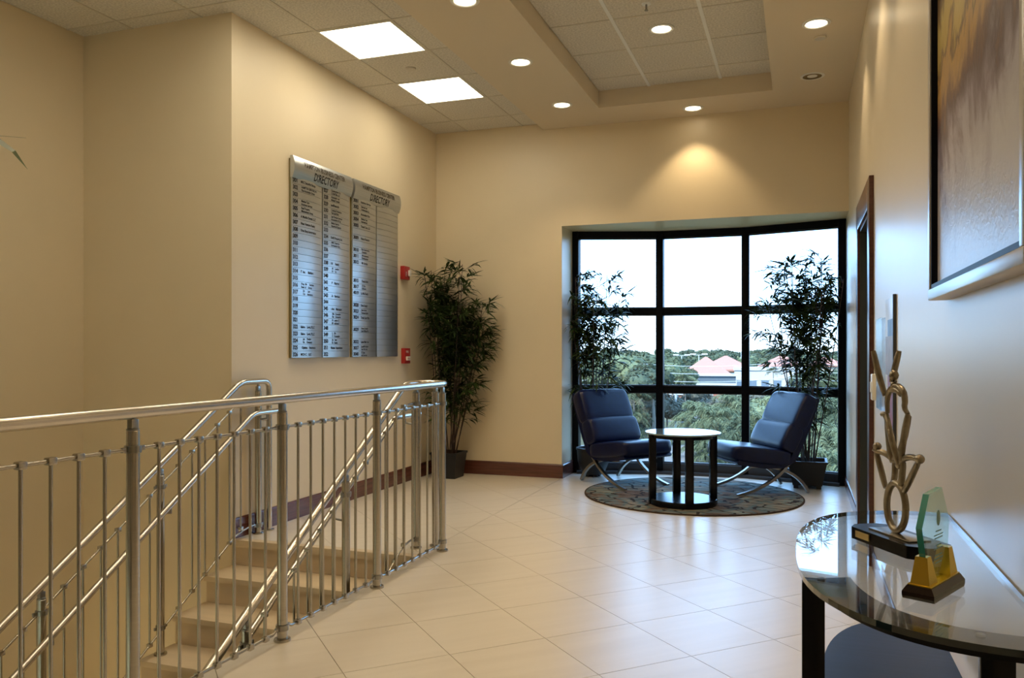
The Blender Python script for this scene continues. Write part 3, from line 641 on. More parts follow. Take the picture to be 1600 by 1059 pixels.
# acrylic display
t = empty('poster_display', 'narrow dark-edged poster panel on the wall behind the bronze sculpture', 'display', (XR, 0, 0))
ob('panel', boxes('panel', [((-.008, 4.12, .80), (0, 4.52, 1.545))], .002), mat('poster_white', (.74, .75, .76), .3), t)
ob('edge_strip', boxes('edge_strip', [((-.015, 4.10, .80), (0, 4.12, 1.55))], .002), M['sill'], t)
ob('print', boxes('print', [((-.0095, 4.14, 1.17), (-.008, 4.50, 1.36))]), mat('poster_figure_tone', (.38, .27, .23), .4, noise=(14, 14, 14), var=.2), t)
ob('print', boxes('print', [((-.0095, 4.14, 1.36), (-.008, 4.40, 1.44))]), mat('poster_blue', (.08, .13, .38), .4, noise=(14, 14, 14), var=.3), t)
ob('print', boxes('print', [((-.0095, 4.14, .93), (-.008, 4.40, 1.17))]), mat('poster_plum', (.30, .06, .11), .4), t)
t2 = empty('acrylic_holder', 'clear rounded acrylic brochure holder beside the poster panel', 'display', (XR, 0, 0))
bm = bmesh.new(); addbox(bm, (-.024, 4.56, .98), (-.020, 4.86, 1.46), .0); ob('front_sheet', bm_mesh(bm, 'front_sheet'), M['acrylic'], t2)
ob('back_sheet', boxes('back_sheet', [((-.005, 4.56, .98), (-.001, 4.86, 1.46))]), M['acrylic'], t2)
ob('side_sheet', boxes('side_sheet', [((-.020, 4.56, .98), (-.005, 4.564, 1.46)), ((-.020, 4.856, .98), (-.005, 4.86, 1.46)), ((-.020, 4.564, .98), (-.005, 4.856, .986))]), M['acrylic'], t2)

# ---------------------------------------------------------------- round rug, side table, chairs
rg = empty('round_rug', 'round slate-patterned rug in grey, brown and teal under the glass side table', 'rug', (-.91, 7.40, 0))
ob('pile', disc('pile', [(.93, .002), (.945, .006), (.945, .009), (.93, .0125), (.01, .0125)], 96, 60), M['rug'], rg)
ob('binding', disc('binding', [(.94, 0), (.956, .003), (.956, .009), (.946, .0118), (.944, .0118), (.94, .0015)], 96, 60), M['rugedge'], rg)
sd = empty('side_table', 'round glass-topped side table with four black posts on the rug', 'table', (-.92, 6.89, .0125), YAW)
ob('base_disc', disc('base_disc', [(.275, 0), (.278, .004), (.278, .045), (.272, .05), (.001, .05)], 48), M['blk'], sd)
for a in (0, 90, 180, 270):
    ca_, sa_ = math.cos(R(a)), math.sin(R(a)); bm = bmesh.new()
    addbox(bm, (.226, -.031, .0), (.282, .031, .585), .003, Matrix.Rotation(R(a), 4, 'Z'))
    ob('leg', bm_mesh(bm, 'leg', 30), M['blk'], sd)
bm = bmesh.new(); lathe(bm, [(.235, .555), (.262, .555), (.262, .582), (.235, .582)], 40); ob('apron_ring', bm_mesh(bm, 'apron_ring', 30), M['blk'], sd)
ob('glass_top', disc('glass_top', [(.308, .586), (.313, .589), (.313, .597), (.309, .600), (.001, .600)], 64, 30), M['topglass'], sd)

ch0 = None
def make_chair():
    root = empty('lounge_chair', '', 'chair')
    W2 = .302
    def line(u, z, ang): return Matrix.Translation((u, 0, z)) @ Matrix.Rotation(ang, 4, 'Y')
    T, B = Vector((-.375, .875)), Vector((-.13, .37)); d = (T-B).normalized(); nrm = Vector((d.y, -d.x)); ab = math.atan2(d.x, d.y)
    c1 = T - d*.165 + nrm*.012; c2 = B + d*.135 + nrm*.03
    bm = bmesh.new(); superell(bm, .078, W2, .178, .22, .50, line(c1.x, c1.y, ab)); u_ = ob('upper_back_cushion', bm_mesh(bm, 'upper_back_cushion', 80), M['leather'], root)
    bm = bmesh.new(); superell(bm, .085, W2, .135, .22, .55, line(c2.x, c2.y, ab)); ob('lower_back_cushion', bm_mesh(bm, 'lower_back_cushion', 80), M['leather'], root)
    bm = bmesh.new(); superell(bm, .29, W2, .078, .22, .42, line(.115, .355, -R(7)), 36); ob('seat_cushion', bm_mesh(bm, 'seat_cushion', 80), M['leather'], root)
    # padded shell: swept side profile
    prof = [(-.405, .865), (-.36, .80), (-.285, .62), (-.205, .46), (-.145, .335), (-.06, .285), (.10, .285), (.36, .325), (.38, .30), (.36, .285), (.10, .245), (-.08, .245), (-.19, .30), (-.265, .44), (-.345, .62), (-.415, .80), (-.43, .86)]
    bm = bmesh.new(); l1 = [bm.verts.new((x, -W2+.012, z)) for x, z in prof]; l2 = [bm.verts.new((x, W2-.012, z)) for x, z in prof]; n = len(prof)
    bm.faces.new(l1); bm.faces.new(l2[::-1])
    for i in range(n): bm.faces.new((l1[i], l1[(i+1) % n], l2[(i+1) % n], l2[i]))
    ob('padded_shell', bm_mesh(bm, 'padded_shell', 45), M['leather'], root)
    def bar(pts, y, wd=.03, th=.012):
        bm = bmesh.new(); P = [Vector(p) for p in pts]; rings = []
        for i, p in enumerate(P):
            t = (P[min(i+1, len(P)-1)]-P[max(i-1, 0)]).normalized(); nn = Vector((-t.y, t.x))
            q1, q2 = p+nn*th, p-nn*th
            rings.append([bm.verts.new((q1.x, y-wd/2, q1.y)), bm.verts.new((q1.x, y+wd/2, q1.y)), bm.verts.new((q2.x, y+wd/2, q2.y)), bm.verts.new((q2.x, y-wd/2, q2.y))])
        for a, b in zip(rings, rings[1:]):
            for k in range(4): bm.faces.new((a[k], a[(k+1) % 4], b[(k+1) % 4], b[k]))
        bm.faces.new(rings[0][::-1]); bm.faces.new(rings[-1]); return bm_mesh(bm, 'leg', 30)
    def bez(a, b, c, n=10): return [((1-t)**2*a[0]+2*t*(1-t)*b[0]+t*t*c[0], (1-t)**2*a[1]+2*t*(1-t)*b[1]+t*t*c[1]) for t in [i/n for i in range(n+1)]]
    for s in (-1, 1):
        ob('front_leg', bar(bez((-.20, .385), (-.06, .09), (.36, .013)), s*.262), M['chrome'], root)
        ob('rear_leg', bar(bez((.22, .262), (-.22, .27), (-.35, .013)), s*.232), M['chrome'], root)
    ob('cross_bar', tube('cross_bar', [(-.095, -.262, .245), (-.095, .262, .245)], .011, 10), M['chrome'], root)
    return root
ch = make_chair(); ch.location = (-1.62, 7.80, .0); ch.rotation_euler = (0, 0, math.atan2(-.62, .785))
ch['label'] = 'navy leather lounge chair left of the side table, seat toward the right'; ch['group'] = 'navy lounge chairs'
c2 = copy_tree(ch); c2.location = (-.345, 7.83, .0); c2.rotation_euler = (0, 0, math.atan2(-.52, -.85))
c2['label'] = 'navy leather lounge chair right of the side table, turned toward the left'

# ---------------------------------------------------------------- bamboo plants
def leafquad(V, F, base, d, ln, wd, droop, rnd):
    d = d.normalized(); side = d.cross(Vector((0, 0, 1)))
    if side.length < .05: side = Vector((1, 0, 0))
    side.normalize(); side = (side + Vector((0, 0, 1))*rnd.uniform(-.6, .6)).normalized()
    m1 = base + d*ln*.35; m2 = base+d*ln*.7+Vector((0, 0, -droop*ln*.3)); tip = base + d*ln + Vector((0, 0, -droop*ln)); k = len(V)
    V += [base, m1+side*wd, m1-side*wd, m2+side*wd*.6, m2-side*wd*.6, tip]
    F += [(k, k+1, k+2), (k+1, k+3, k+4, k+2), (k+3, k+5, k+4)]
def bamboo(name, label, loc, pot, n, hmax, spread, fol0, seed, nclust, xlim=None, ylim=None, leafn=7):
    rnd = random.Random(seed); root = empty(name, label, 'plant', loc, 0, 'bamboo plants')
    if pot == 'square': prof = None
    bm = bmesh.new()
    if pot == 'round':
        lathe(bm, [(.085, .02), (.12, .05), (.16, .15), (.17, .27), (.178, .275), (.178, .295), (.16, .295), (.155, .25), (.01, .25)], 28)
        for a in range(4): addbox(bm, (.06*math.cos(a*1.57+.7)-.02, .06*math.sin(a*1.57+.7)-.02, 0), (.06*math.cos(a*1.57+.7)+.02, .06*math.sin(a*1.57+.7)+.02, .03))
        top = .25
    else:
        s0, s1, h = (.13, .17, .24) if pot == 'feet' else (.115, .14, .24)
        f0 = .03 if pot == 'feet' else 0
        vs = []
        for s, z in ((s0, f0), (s0, f0+.001), (s1, h), (s1+.008, h), (s1+.008, h+.02), (s1-.012, h+.02), (s1-.02, h-.03)): vs.append([bm.verts.new((a*s, b*s, z)) for a, b in ((-1, -1), (1, -1), (1, 1), (-1, 1))])
        for a, b in zip(vs, vs[1:]):
            for k in range(4): bm.faces.new((a[k], a[(k+1) % 4], b[(k+1) % 4], b[k]))
        bm.faces.new(vs[0][::-1]); bm.faces.new(vs[-1]); top = h-.03
        if pot == 'feet':
            for a, b in ((-1, -1), (1, -1), (1, 1), (-1, 1)): addbox(bm, (a*.10-.022, b*.10-.022, 0), (a*.10+.022, b*.10+.022, .035))
    ob('pot', bm_mesh(bm, 'pot', 30), M['pot'], root)
    bm = bmesh.new(); lathe(bm, [(.10, top), (.10, top+.01), (.05, top+.018), (.01, top+.02)], 16); ob('soil', bm_mesh(bm, 'soil', 60), M['soil'], root)
    V, F, TW = [], [], bmesh.new()
    def inb(p):
        x, y = p.x+loc[0], p.y+loc[1]
        return (xlim is None or xlim[0] < x < xlim[1]) and (ylim is None or ylim[0] < y < ylim[1])
    for i in range(n):
        a = rnd.uniform(0, 6.28); r0 = rnd.uniform(0, .08); r1 = spread*rnd.uniform(.15, 1)
        a1 = a+rnd.uniform(-.5, .5); H = hmax*rnd.uniform(.72, 1.0)
        p0 = Vector((r0*math.cos(a), r0*math.sin(a), top)); p1 = Vector((r1*math.cos(a1), r1*math.sin(a1), H))
        for _ in range(8):
            if inb(p1*1.0): break
            p1.x *= .7; p1.y *= .7
        P = [p0.lerp(p1, t) + Vector((math.sin(t*3+a)*.012, math.cos(t*2.5+a)*.012, 0)) for t in [k/7 for k in range(8)]]
        ob('cane', tube('cane', P, [.0065*(1-.55*k/7) for k in range(8)], 6), M['cane'], root)
        for c in range(nclust):
            t = fol0+(1-fol0)*((c+rnd.random())/nclust)**.62 if rnd.random() < .9 else rnd.uniform(fol0*.5, fol0)
            q = min(t, .999)*7; k = int(q); b = P[k].lerp(P[k+1], q-k)
            ang = rnd.uniform(0, 6.28); L = rnd.uniform(.06, .24)
            for _ in range(6):
                tip = b+Vector((math.cos(ang)*L, math.sin(ang)*L, rnd.uniform(.02, .10)))
                if inb(tip+Vector((math.cos(ang)*.1, math.sin(ang)*.1, 0))): break
                ang = rnd.uniform(0, 6.28); L *= .8
            addtube(TW, [b, b.lerp(tip, .5)+Vector((0, 0, .01)), tip], [.0022, .0018, .001], 3, False)
            for l in range(leafn):
                tt = rnd.uniform(.35, 1); bb = b.lerp(tip, tt); la = ang+rnd.uniform(-1.3, 1.3)
                dd = Vector((math.cos(la), math.sin(la), rnd.uniform(-.55, .75))); ln = rnd.uniform(.10, .19)
                if inb(bb+dd*ln): leafquad(V, F, bb, dd, ln, rnd.uniform(.008, .0135), rnd.uniform(.0, .45), rnd)
    me = bpy.data.meshes.new('foliage'); me.from_pydata([tuple(v) for v in V], [], F); o = ob('foliage', me, M['leaf'], root); o['kind'] = 'stuff'
    o = ob('twigs', bm_mesh(TW, 'twigs'), M['cane'], root); o['kind'] = 'stuff'
    return root
bamboo('bamboo_plant', 'tall bamboo in a square black pot in the corner by the red alarms', (-3.38, 7.62, 0), 'square', 19, 2.16, .42, .40, 5, 18, (-3.63, -2.6), (7.0, 7.89), 10)
bamboo('bamboo_plant', 'bamboo in a rounded black pot behind the left lounge chair, against the window', (-2.00, 8.17, 0), 'round', 14, 2.14, .52, .46, 11, 15, (-2.25, -1.15), (7.8, 8.40), 11)
bamboo('bamboo_plant', 'bamboo in a footed square black pot behind the right lounge chair, against the window', (.07, 8.20, 0), 'feet', 17, 2.18, .52, .40, 23, 17, (-.75, .38), (7.7, 8.36), 11)
# potted palm, mostly outside the left edge
rnd = random.Random(3)
pl = empty('potted_palm', 'potted palm at the left edge, only leaf tips in view', 'plant', (-1.86, 1.02, 0))
bm = bmesh.new(); lathe(bm, [(.12, 0), (.15, .02), (.18, .30), (.19, .30), (.19, .33), (.17, .33), (.16, .29), (.01, .29)], 24); ob('pot', bm_mesh(bm, 'pot', 40), M['pot'], pl)
def frond(parent, pts, n, ln, wd):
    V, F = [], []; P = [Vector(p) for p in pts]
    ob('stem', tube('stem', P, [.006]*(len(P)-1)+[.002], 6), M['palmleaf'], parent)
    for k in range(n):
        t = .35+.65*k/n; q = t*(len(P)-1)*.999; i = int(q); b = P[i].lerp(P[i+1], q-i); tg = (P[i+1]-P[i]).normalized(); sd_ = tg.cross(Vector((0, 0, 1))).normalized()
        for s in (-1, 1): leafquad(V, F, b, tg*.7+sd_*s*.8+Vector((0, 0, .1)), ln, wd, .5, rnd)
    me = bpy.data.meshes.new('frond'); me.from_pydata([tuple(v) for v in V], [], F); ob('frond', me, M['palmleaf'], parent)
for a, L, h in ((2.4, .4, 1.7), (3.4, .4, 1.8), (4.3, .4, 1.6), (5.2, .45, 1.7), (.9, .2, 1.62)):
    frond(pl, [(0, 0, .29), (.1*L*math.cos(a), .1*L*math.sin(a), h*.5), (.4*L*math.cos(a), .4*L*math.sin(a), h*.9), (.75*L*math.cos(a), .75*L*math.sin(a), h*1.0), (L*math.cos(a), L*math.sin(a), h*.97)], 7, .24, .012)
V, F = [], []
leafquad(V, F, Vector((.285, .118, 1.712)), Vector((.943, .333, .02)), .215, .003, .12, rnd)
leafquad(V, F, Vector((.34, .139, 1.716)), Vector((.943, .333, -.35)), .10, .012, .38, rnd)
me = bpy.data.meshes.new('frond'); me.from_pydata([tuple(v) for v in V], [], F); ob('frond', me, M['palmleaf'], pl)

# ---------------------------------------------------------------- glass console table
ct = empty('console_table', 'half-oval glass console table with black legs and dark lower shelf, against the right wall', 'table', (0, 0, 0))
def half_oval(cx, cy, a, b, ex=2.7, n=40):
    return [(cx-a*abs(math.cos(t))**(2/ex), cy+b*sp(math.sin(t), 2/ex)) for t in [-math.pi/2+math.pi*k/n for k in range(n+1)]]
GZ = .805
def slab(name, pts, z0, z1, mtop, medge):
    bm = bmesh.new(); addprism(bm, pts, z0, z1); me = bm_mesh(bm, name); me.materials.append(mtop); me.materials.append(medge)
    for p in me.polygons:
        if abs(p.normal.z) < .5: p.material_index = 1
    return me
ob('glass_top', slab('glass_top', half_oval(.416, 2.115, .424, .605), GZ-.012, GZ, M['table_glass'], M['edge_glass']), None, ct)
ob('lower_shelf', prism('lower_shelf', half_oval(.39, 2.15, .335, .62, 2.6), .435, .46, 30), M['espresso'], ct)
bm = bmesh.new(); addbox(bm, (.005, 1.875, 0), (.052, 1.925, .786), .004); ob('leg', bm_mesh(bm, 'leg', 30), M['blk'], ct)
bm = bmesh.new(); addbox(bm, (.292, 1.575, 0), (.346, 1.60, .786), .006); ob('leg', bm_mesh(bm, 'leg', 30), M['blk'], ct)
ho = half_oval(.40, 2.10, .375, .565); hi_ = half_oval(.40, 2.10, .30, .46)
sel = [k for k in range(41) if ho[k][1] < 1.93]
ob('apron', prism('apron', [ho[k] for k in sel]+[hi_[k] for k in sel[::-1]], .776, .789, 30), M['blk'], ct)
bm = bmesh.new(); lathe(bm, [(.008, .784), (.008, .7925)], 14, (.30, 1.62)); lathe(bm, [(.008, .784), (.008, .7925)], 14, (.045, 1.90)); ob('glass_pad', bm_mesh(bm, 'glass_pad', 40), M['chrome'], ct)

# bronze acrobat sculpture
sA = math.atan2(-.866, .5)
bs = empty('sculpture', 'bronze sculpture of stacked acrobat figures over a ring on a black plinth', 'sculpture', (.235, 2.20, GZ), sA)
hx = [(-.145, -.03), (-.12, -.055), (.095, -.055), (.13, -.02), (.13, .03), (.105, .055), (-.12, .055), (-.145, .03)]
pb = ob('plinth', prism('plinth', hx, 0, .030), M['blk'], bs)
ob('top_plate', boxes('top_plate', [((-.085, -.03, .030), (.07, .03, .034))], .001), M['plate'], bs)
ob('name_plate', boxes('name_plate', [((-.10, -.0575, .008), (-.045, -.055, .024))]), M['brassplate'], pb)
Z = lambda z: z-GZ
def fig(name, chains, rad):
    bm = bmesh.new()
    for c in chains:
        pts = [(s, dy, Z(z)) for s, z, dy in c]
        if len(pts) > 2:   # smooth once
            q = [pts[0]]
            for a, b in zip(pts, pts[1:]):
                q += [tuple(.75*a[i]+.25*b[i] for i in range(3)), tuple(.25*a[i]+.75*b[i] for i in range(3))]
            pts = q+[pts[-1]]
        n = len(pts); addtube(bm, pts, [rad*(.75+.45*math.sin(math.pi*(k+.5)/n)) for k in range(n)], 9)
    return bm
def ball(bm, s, z, dy, r, sz=1):
    g = bmesh.ops.create_icosphere(bm, subdivisions=2, radius=r)['verts']
    for v in g: v.co = Vector((v.co.x+s, v.co.y+dy, v.co.z*sz+Z(z)))
bm = bmesh.new(); n = 36; R0, ax, az = .0085, .036, .058
ring_pts = [(-.018+ax*math.cos(2*math.pi*k/n), 0, Z(.903)+az*math.sin(2*math.pi*k/n)) for k in range(n+1)]
addtube(bm, ring_pts, R0, 10, False); bmesh.ops.remove_doubles(bm, verts=bm.verts, dist=.0005)
ob('ring', bm_mesh(bm, 'ring', 60), M['bronze'], bs)
bm = fig('a', [[(-.097, 1.029, 0), (-.082, .983, .004), (-.059, .943, .0)], [(-.040, 1.015, .012), (-.038, .982, .012), (-.036, .952, .004)], [(-.095, 1.044, 0), (-.100, 1.032, 0), (-.066, 1.030, .004), (-.045, 1.014, .012)]], .0066)
ball(bm, -.093, 1.044, 0, .011); ob('left_figure', bm_mesh(bm, 'left_figure', 60), M['bronze'], bs)
bm = fig('b', [[(-.006, 1.005, 0), (.010, 1.025, -.003), (.042, 1.035, -.003), (.066, 1.030, 0)], [(.010, 1.017, 0), (.004, .980, 0), (-.001, .946, 0)], [(.066, 1.028, 0), (.039, .978, -.004), (.010, .942, 0)]], .0068)
ball(bm, .068, 1.032, 0, .012); ball(bm, -.004, 1.008, 0, .011); ob('right_figure', bm_mesh(bm, 'right_figure', 60), M['bronze'], bs)
bm = fig('c', [[(-.092, 1.289, -.012), (-.080, 1.240, -.008), (-.058, 1.175, -.002)], [(-.023, 1.289, .012), (-.031, 1.254, .008), (-.036, 1.210, 0)],
               [(-.051, 1.132, 0), (-.053, 1.170, 0), (-.040, 1.195, 0), (-.014, 1.204, 0), (.008, 1.193, 0), (.016, 1.169, 0), (.012, 1.150, 0), (.026, 1.136, 0)],
               [(-.040, 1.19, 0), (-.014, 1.194, 0), (.002, 1.18, 0)],
               [(.026, 1.136, 0), (.020, 1.084, -.006), (.012, 1.022, -.008)], [(.020, 1.130, .008), (-.009, 1.065, .014), (-.034, 1.016, .014)],
               [(-.070, 1.128, -.004), (-.054, 1.130, 0), (-.051, 1.076, .002), (-.050, 1.014, .008), (-.028, 1.013, .012)], [(-.053, 1.128, -.002), (-.023, 1.071, -.010), (-.001, 1.012, -.006)]], .0066)
ball(bm, -.027, 1.228, 0, .012, 1.2); ball(bm, -.028, 1.204, 0, .008, 1.4)
ob('top_figure', bm_mesh(bm, 'top_figure', 60), M['bronze'], bs)

# glass award
aw = empty('glass_award', 'faceted green-edged glass award in gold holders on a dark base', 'award', (.256, 1.825, GZ), math.atan2(.895, .445))
bm = bmesh.new(); r0 = [(-.090, -.030), (.088, -.030), (.088, .030), (-.090, .030)]; r1 = [(-.084, -.023), (.082, -.023), (.082, .023), (-.084, .023)]
vs = [[bm.verts.new((x*k_, y*k_, z)) for x, y in r] for r, z, k_ in ((r0, 0, .97), (r0, .006, 1), (r0, .014, 1), (r1, .026, 1))]
for a, b in zip(vs, vs[1:]):
    for k in range(4): bm.faces.new((a[k], a[(k+1) % 4], b[(k+1) % 4], b[k]))
bm.faces.new(vs[0][::-1]); bm.faces.new(vs[-1]); ob('base', bm_mesh(bm, 'base'), mat('rosewood_base', (.018, .008, .008), .2, coat=.4), aw)
ob('gold_plate', boxes('gold_plate', [((-.083, -.022, .026), (.081, .022, .029))], .0005), M['gold'], aw)
def holder(x0, x1, t0, t1):
    bm = bmesh.new(); lo = [bm.verts.new((x, y, .029)) for x, y in ((x0, -.018), (x1, -.018), (x1, .018), (x0, .018))]; hi = [bm.verts.new((x, y, .082)) for x, y in ((t0, -.011), (t1, -.011), (t1, .011), (t0, .011))]
    bm.faces.new(lo[::-1]); bm.faces.new(hi)
    for k in range(4): bm.faces.new((lo[k], lo[(k+1) % 4], hi[(k+1) % 4], hi[k]))
    return bm_mesh(bm, 'holder')
ob('holder', holder(-.080, -.035, -.072, -.052), M['gold'], aw); ob('holder', holder(.038, .080, .050, .070), M['gold'], aw)
pl_ = [(-.062, .029), (.060, .029), (.060, .085), (.068, .139), (.026, .207), (-.046, .201), (-.084, .139), (-.066, .085)]
bm = bmesh.new(); f1 = [bm.verts.new((x, -.006, z)) for x, z in pl_]; f2 = [bm.verts.new((x, .006, z)) for x, z in pl_]; nn = len(pl_)
g1 = [bm.verts.new((x*.93, -.0075, .11+(z-.11)*.95)) for x, z in pl_]
for k in range(nn): bm.faces.new((f1[k], f1[(k+1) % nn], f2[(k+1) % nn], f2[k])); bm.faces.new((f1[k], g1[k], g1[(k+1) % nn], f1[(k+1) % nn]))
bm.faces.new(g1); bm.faces.new(f2[::-1]); me = bm_mesh(bm, 'plaque'); me.materials.append(M['plaque']); me.materials.append(M['teal_edge'])
for p in me.polygons:
    if abs(p.normal.y) < .3 and (p.normal.x < -.3 or p.normal.z > .6): p.material_index = 1
pq = ob('plaque', me, None, aw)
bm = bmesh.new(); lathe(bm, [(.012, 0), (.012, .0004)], 20, (0, 0), .8, 1.3); lathe(bm, [(.006, .0), (.006, .0006)], 14, (0, 0), .8, 1.3)
em = bm_mesh(bm, 'etched_emblem'); ob('etched_emblem', em, M['etch'], pq, (-.002, -.008, .150), (R(90), 0, 0))
for k, (ww, zz) in enumerate(((.03, .123), (.05, .115), (.045, .109), (.03, .095), (.05, .088), (.04, .075), (.05, .068), (.034, .060))):
    ob('etched_line', boxes('etched_line', [((-ww/2, -.0082, zz), (ww/2, -.0077, zz+.0022))]), M['etch'], pq)

# ---------------------------------------------------------------- outdoors
GRD = -8.5
def at(px, D):
    u = (px-800)/1270; c, s = math.cos(YAW), math.sin(YAW); return (D*(c*u-s), D*(s*u+c))
gp = struct(ob('ground', boxes('ground', [((-500, 10, GRD-1), (500, 1400, GRD))]), M['lawn']), 'green ground outside', 'ground')
for px0, px1, D0, D1, lb in ((900, 1170, 66, 84, 'pale parking surface just below the building'), (880, 1400, 118, 158, 'pale car park in front of the pink-roofed buildings')):
    a, b, c, d = at(px0-140, D0), at(px1+60, D0), at(px1+60, D1), at(px0-140, D1)
    struct(ob('parking_surface', prism('parking_surface', [a, b, c, d], GRD, GRD+.05), M['asphalt']), lb, 'road')
def hip(name, parent, x0, y0, x1, y1, ze, zp, rl, m, ov=.6):
    bm = bmesh.new(); x0 -= ov; y0 -= ov; x1 += ov; y1 += ov; cy = (y0+y1)/2; cx = (x0+x1)/2
    b = [bm.verts.new(p) for p in ((x0, y0, ze), (x1, y0, ze), (x1, y1, ze), (x0, y1, ze))]; u = [bm.verts.new(p) for p in ((x0, y0, ze-.35), (x1, y0, ze-.35), (x1, y1, ze-.35), (x0, y1, ze-.35))]
    r1, r2 = bm.verts.new((cx-rl/2, cy, zp)), bm.verts.new((cx+rl/2, cy, zp))
    bm.faces.new((b[0], b[1], r2, r1)); bm.faces.new((b[1], b[2], r2)); bm.faces.new((b[2], b[3], r1, r2)); bm.faces.new((b[3], b[0], r1)); bm.faces.new(u[::-1])
    for k in range(4): bm.faces.new((b[k], b[(k+1) % 4], u[(k+1) % 4], u[k]))
    return ob(name, bm_mesh(bm, name), m, parent)
def building(label, px, D, W_, Dp, ze, zp, wall, roofm, rl=None, bands=True, wins=4, zg=0.0):
    x, y = at(px, D); root = empty('building', label, 'building', (x, y, GRD), math.atan2(-x, y)); h = ze-GRD
    ob('wall', boxes('wall', [((-W_/2, 0, 0), (W_/2, Dp, h))]), wall, root)
    if zp > ze+.1: hip('roof', root, -W_/2, 0, W_/2, Dp, h, zp-GRD, rl if rl is not None else W_*.12, roofm)
    else: ob('parapet', boxes('parapet', [((-W_/2-.2, -.2, h), (W_/2+.2, Dp+.2, h+.6))]), roofm, root)
    wm = boxes('window', [((-.7, -.08, 0), (.7, 0, 1.5))])
    for k in range(wins):
        f_ = ob('window', wm, M['winb'], root, (-W_/2+W_*(k+.5)/wins, 0, h*.42))
        ob('window_trim', boxes('window_trim', [((-.85, -.1, -.15), (.85, -.0, -.0)), ((-.85, -.1, 1.5), (.85, 0, 1.65))]), M['stuccow'], f_)
    return root
b1 = building('pale building with peaked pink hip roof and blue-grey loading band, centre of the window view', 1103, 150, 8.2, 9, -3.1, .15, M['stucco'], M['roofpink'], .4, wins=2)
ob('porch_roof', boxes('porch_roof', [((-3.0, -4, 5.25), (5.6, 0, 5.5))]), M['stuccow'], b1)
ob('porch_band', boxes('porch_band', [((-2.4, -3.7, 4.0), (5.2, -.1, 5.25))]), M['shade'], b1)
ob('porch_front', boxes('porch_front', [((-2.4, -3.9, 3.1), (5.2, -.1, 4.0))]), M['stuccow'], b1)
ob('porch_base', boxes('porch_base', [((-2.4, -3.8, 0), (5.2, -.1, 3.1))]), M['stuccop'], b1)
building('pale building with taller pink hip roof just right of centre pane', 1134, 168, 10.5, 9, -2.6, .25, M['stucco'], M['roofpink'], .5, wins=3)
building('long low white building with flat parapet in the right-hand panes', 1205, 160, 14, 8, -2.6, -2.6, M['stuccow'], M['stuccow'], wins=6)
building('pink-roofed house behind the right bamboo', 1222, 175, 9, 9, -2.0, .3, M['stuccop'], M['roofpink'], .8, wins=3)
building('low white building at the left behind the bamboo', 958, 118, 8.5, 6, -4.3, -4.3, M['stuccow'], M['stuccow'], wins=4)
building('pink wall building in the gap below the middle rail', 1065, 138, 10, 5, -6.2, -6.2, M['stuccop'], M['stuccow'], wins=4)
building('small pale house with pink hip roof among far trees at right edge', 1290, 200, 8, 8, -2.2, -.2, M['stucco'], M['roofpink'], 1, wins=2)

# trees: shared crowns built from leaf clumps
def crown_mesh(seed, n, leaf, squash=.8):
    rnd = random.Random(seed); V, F = [], []
    lobes = [(Vector((rnd.uniform(-.5, .5), rnd.uniform(-.5, .5), rnd.uniform(-.25, .45)*squash)), rnd.uniform(.38, .6)) for _ in range(9)]
    for i in range(n):
        c, r = lobes[rnd.randrange(9)]; d = Vector((rnd.gauss(0, 1), rnd.gauss(0, 1), rnd.gauss(0, 1))).normalized(); p = c+d*r*rnd.uniform(.7, 1.03)
        t1 = Vector((rnd.gauss(0, 1), rnd.gauss(0, 1), rnd.gauss(0, 1))).normalized(); t2 = t1.cross(d+t1*.1).normalized(); s = leaf*rnd.uniform(.5, 1.3); k = len(V)
        V += [p-t1*s*.5, p+t2*s*.45, p+t1*s*.9, p-t2*s*.4]; F.append((k, k+1, k+2, k+3))
    for c, r in lobes:   # dense core
        bm = bmesh.new(); bmesh.ops.create_icosphere(bm, subdivisions=2, radius=r*.86)
        for v in bm.verts: v.co = v.co*(1+rnd.uniform(-.1, .1))+c
        k = len(V); V += [v.co.copy() for v in bm.verts]; F += [tuple(v.index+k for v in f.verts) for f in bm.faces]; bm.free()
    me = bpy.data.meshes.new('crown'); me.from_pydata([tuple(v) for v in V], [], F); return me
CR = [crown_mesh(1, 2600, .12), crown_mesh(2, 2600, .13), crown_mesh(3, 2600, .11)]
CRM = {}
def crown(i, m):
    if (i, m) not in CRM:
        me = CR[i].copy(); me.materials.append(M[m]); CRM[(i, m)] = me
    return CRM[(i, m)]
bm = bmesh.new(); addtube(bm, [(0, 0, 0), (.03, 0, .5), (0, .02, 1)], [.05, .035, .02], 7); TRK = bm_mesh(bm, 'trunk', 60); TRK.materials.append(M['bark'])
def tree(px, D, h, r, m, label, group, i):
    x, y = at(px, D); root = empty('tree', label, 'tree', (x, y, GRD), 0, group)
    t = ob('trunk', TRK, None, root); t.scale = (h*.6, h*.6, h*.6)
    c = ob('crown', crown(i % 3, m), None, root, (0, 0, h-r*.8)); c.scale = (r*1.05, r*1.05, r*.92); c.rotation_euler = (0, 0, i*1.7)
rnd = random.Random(77)
k = 0
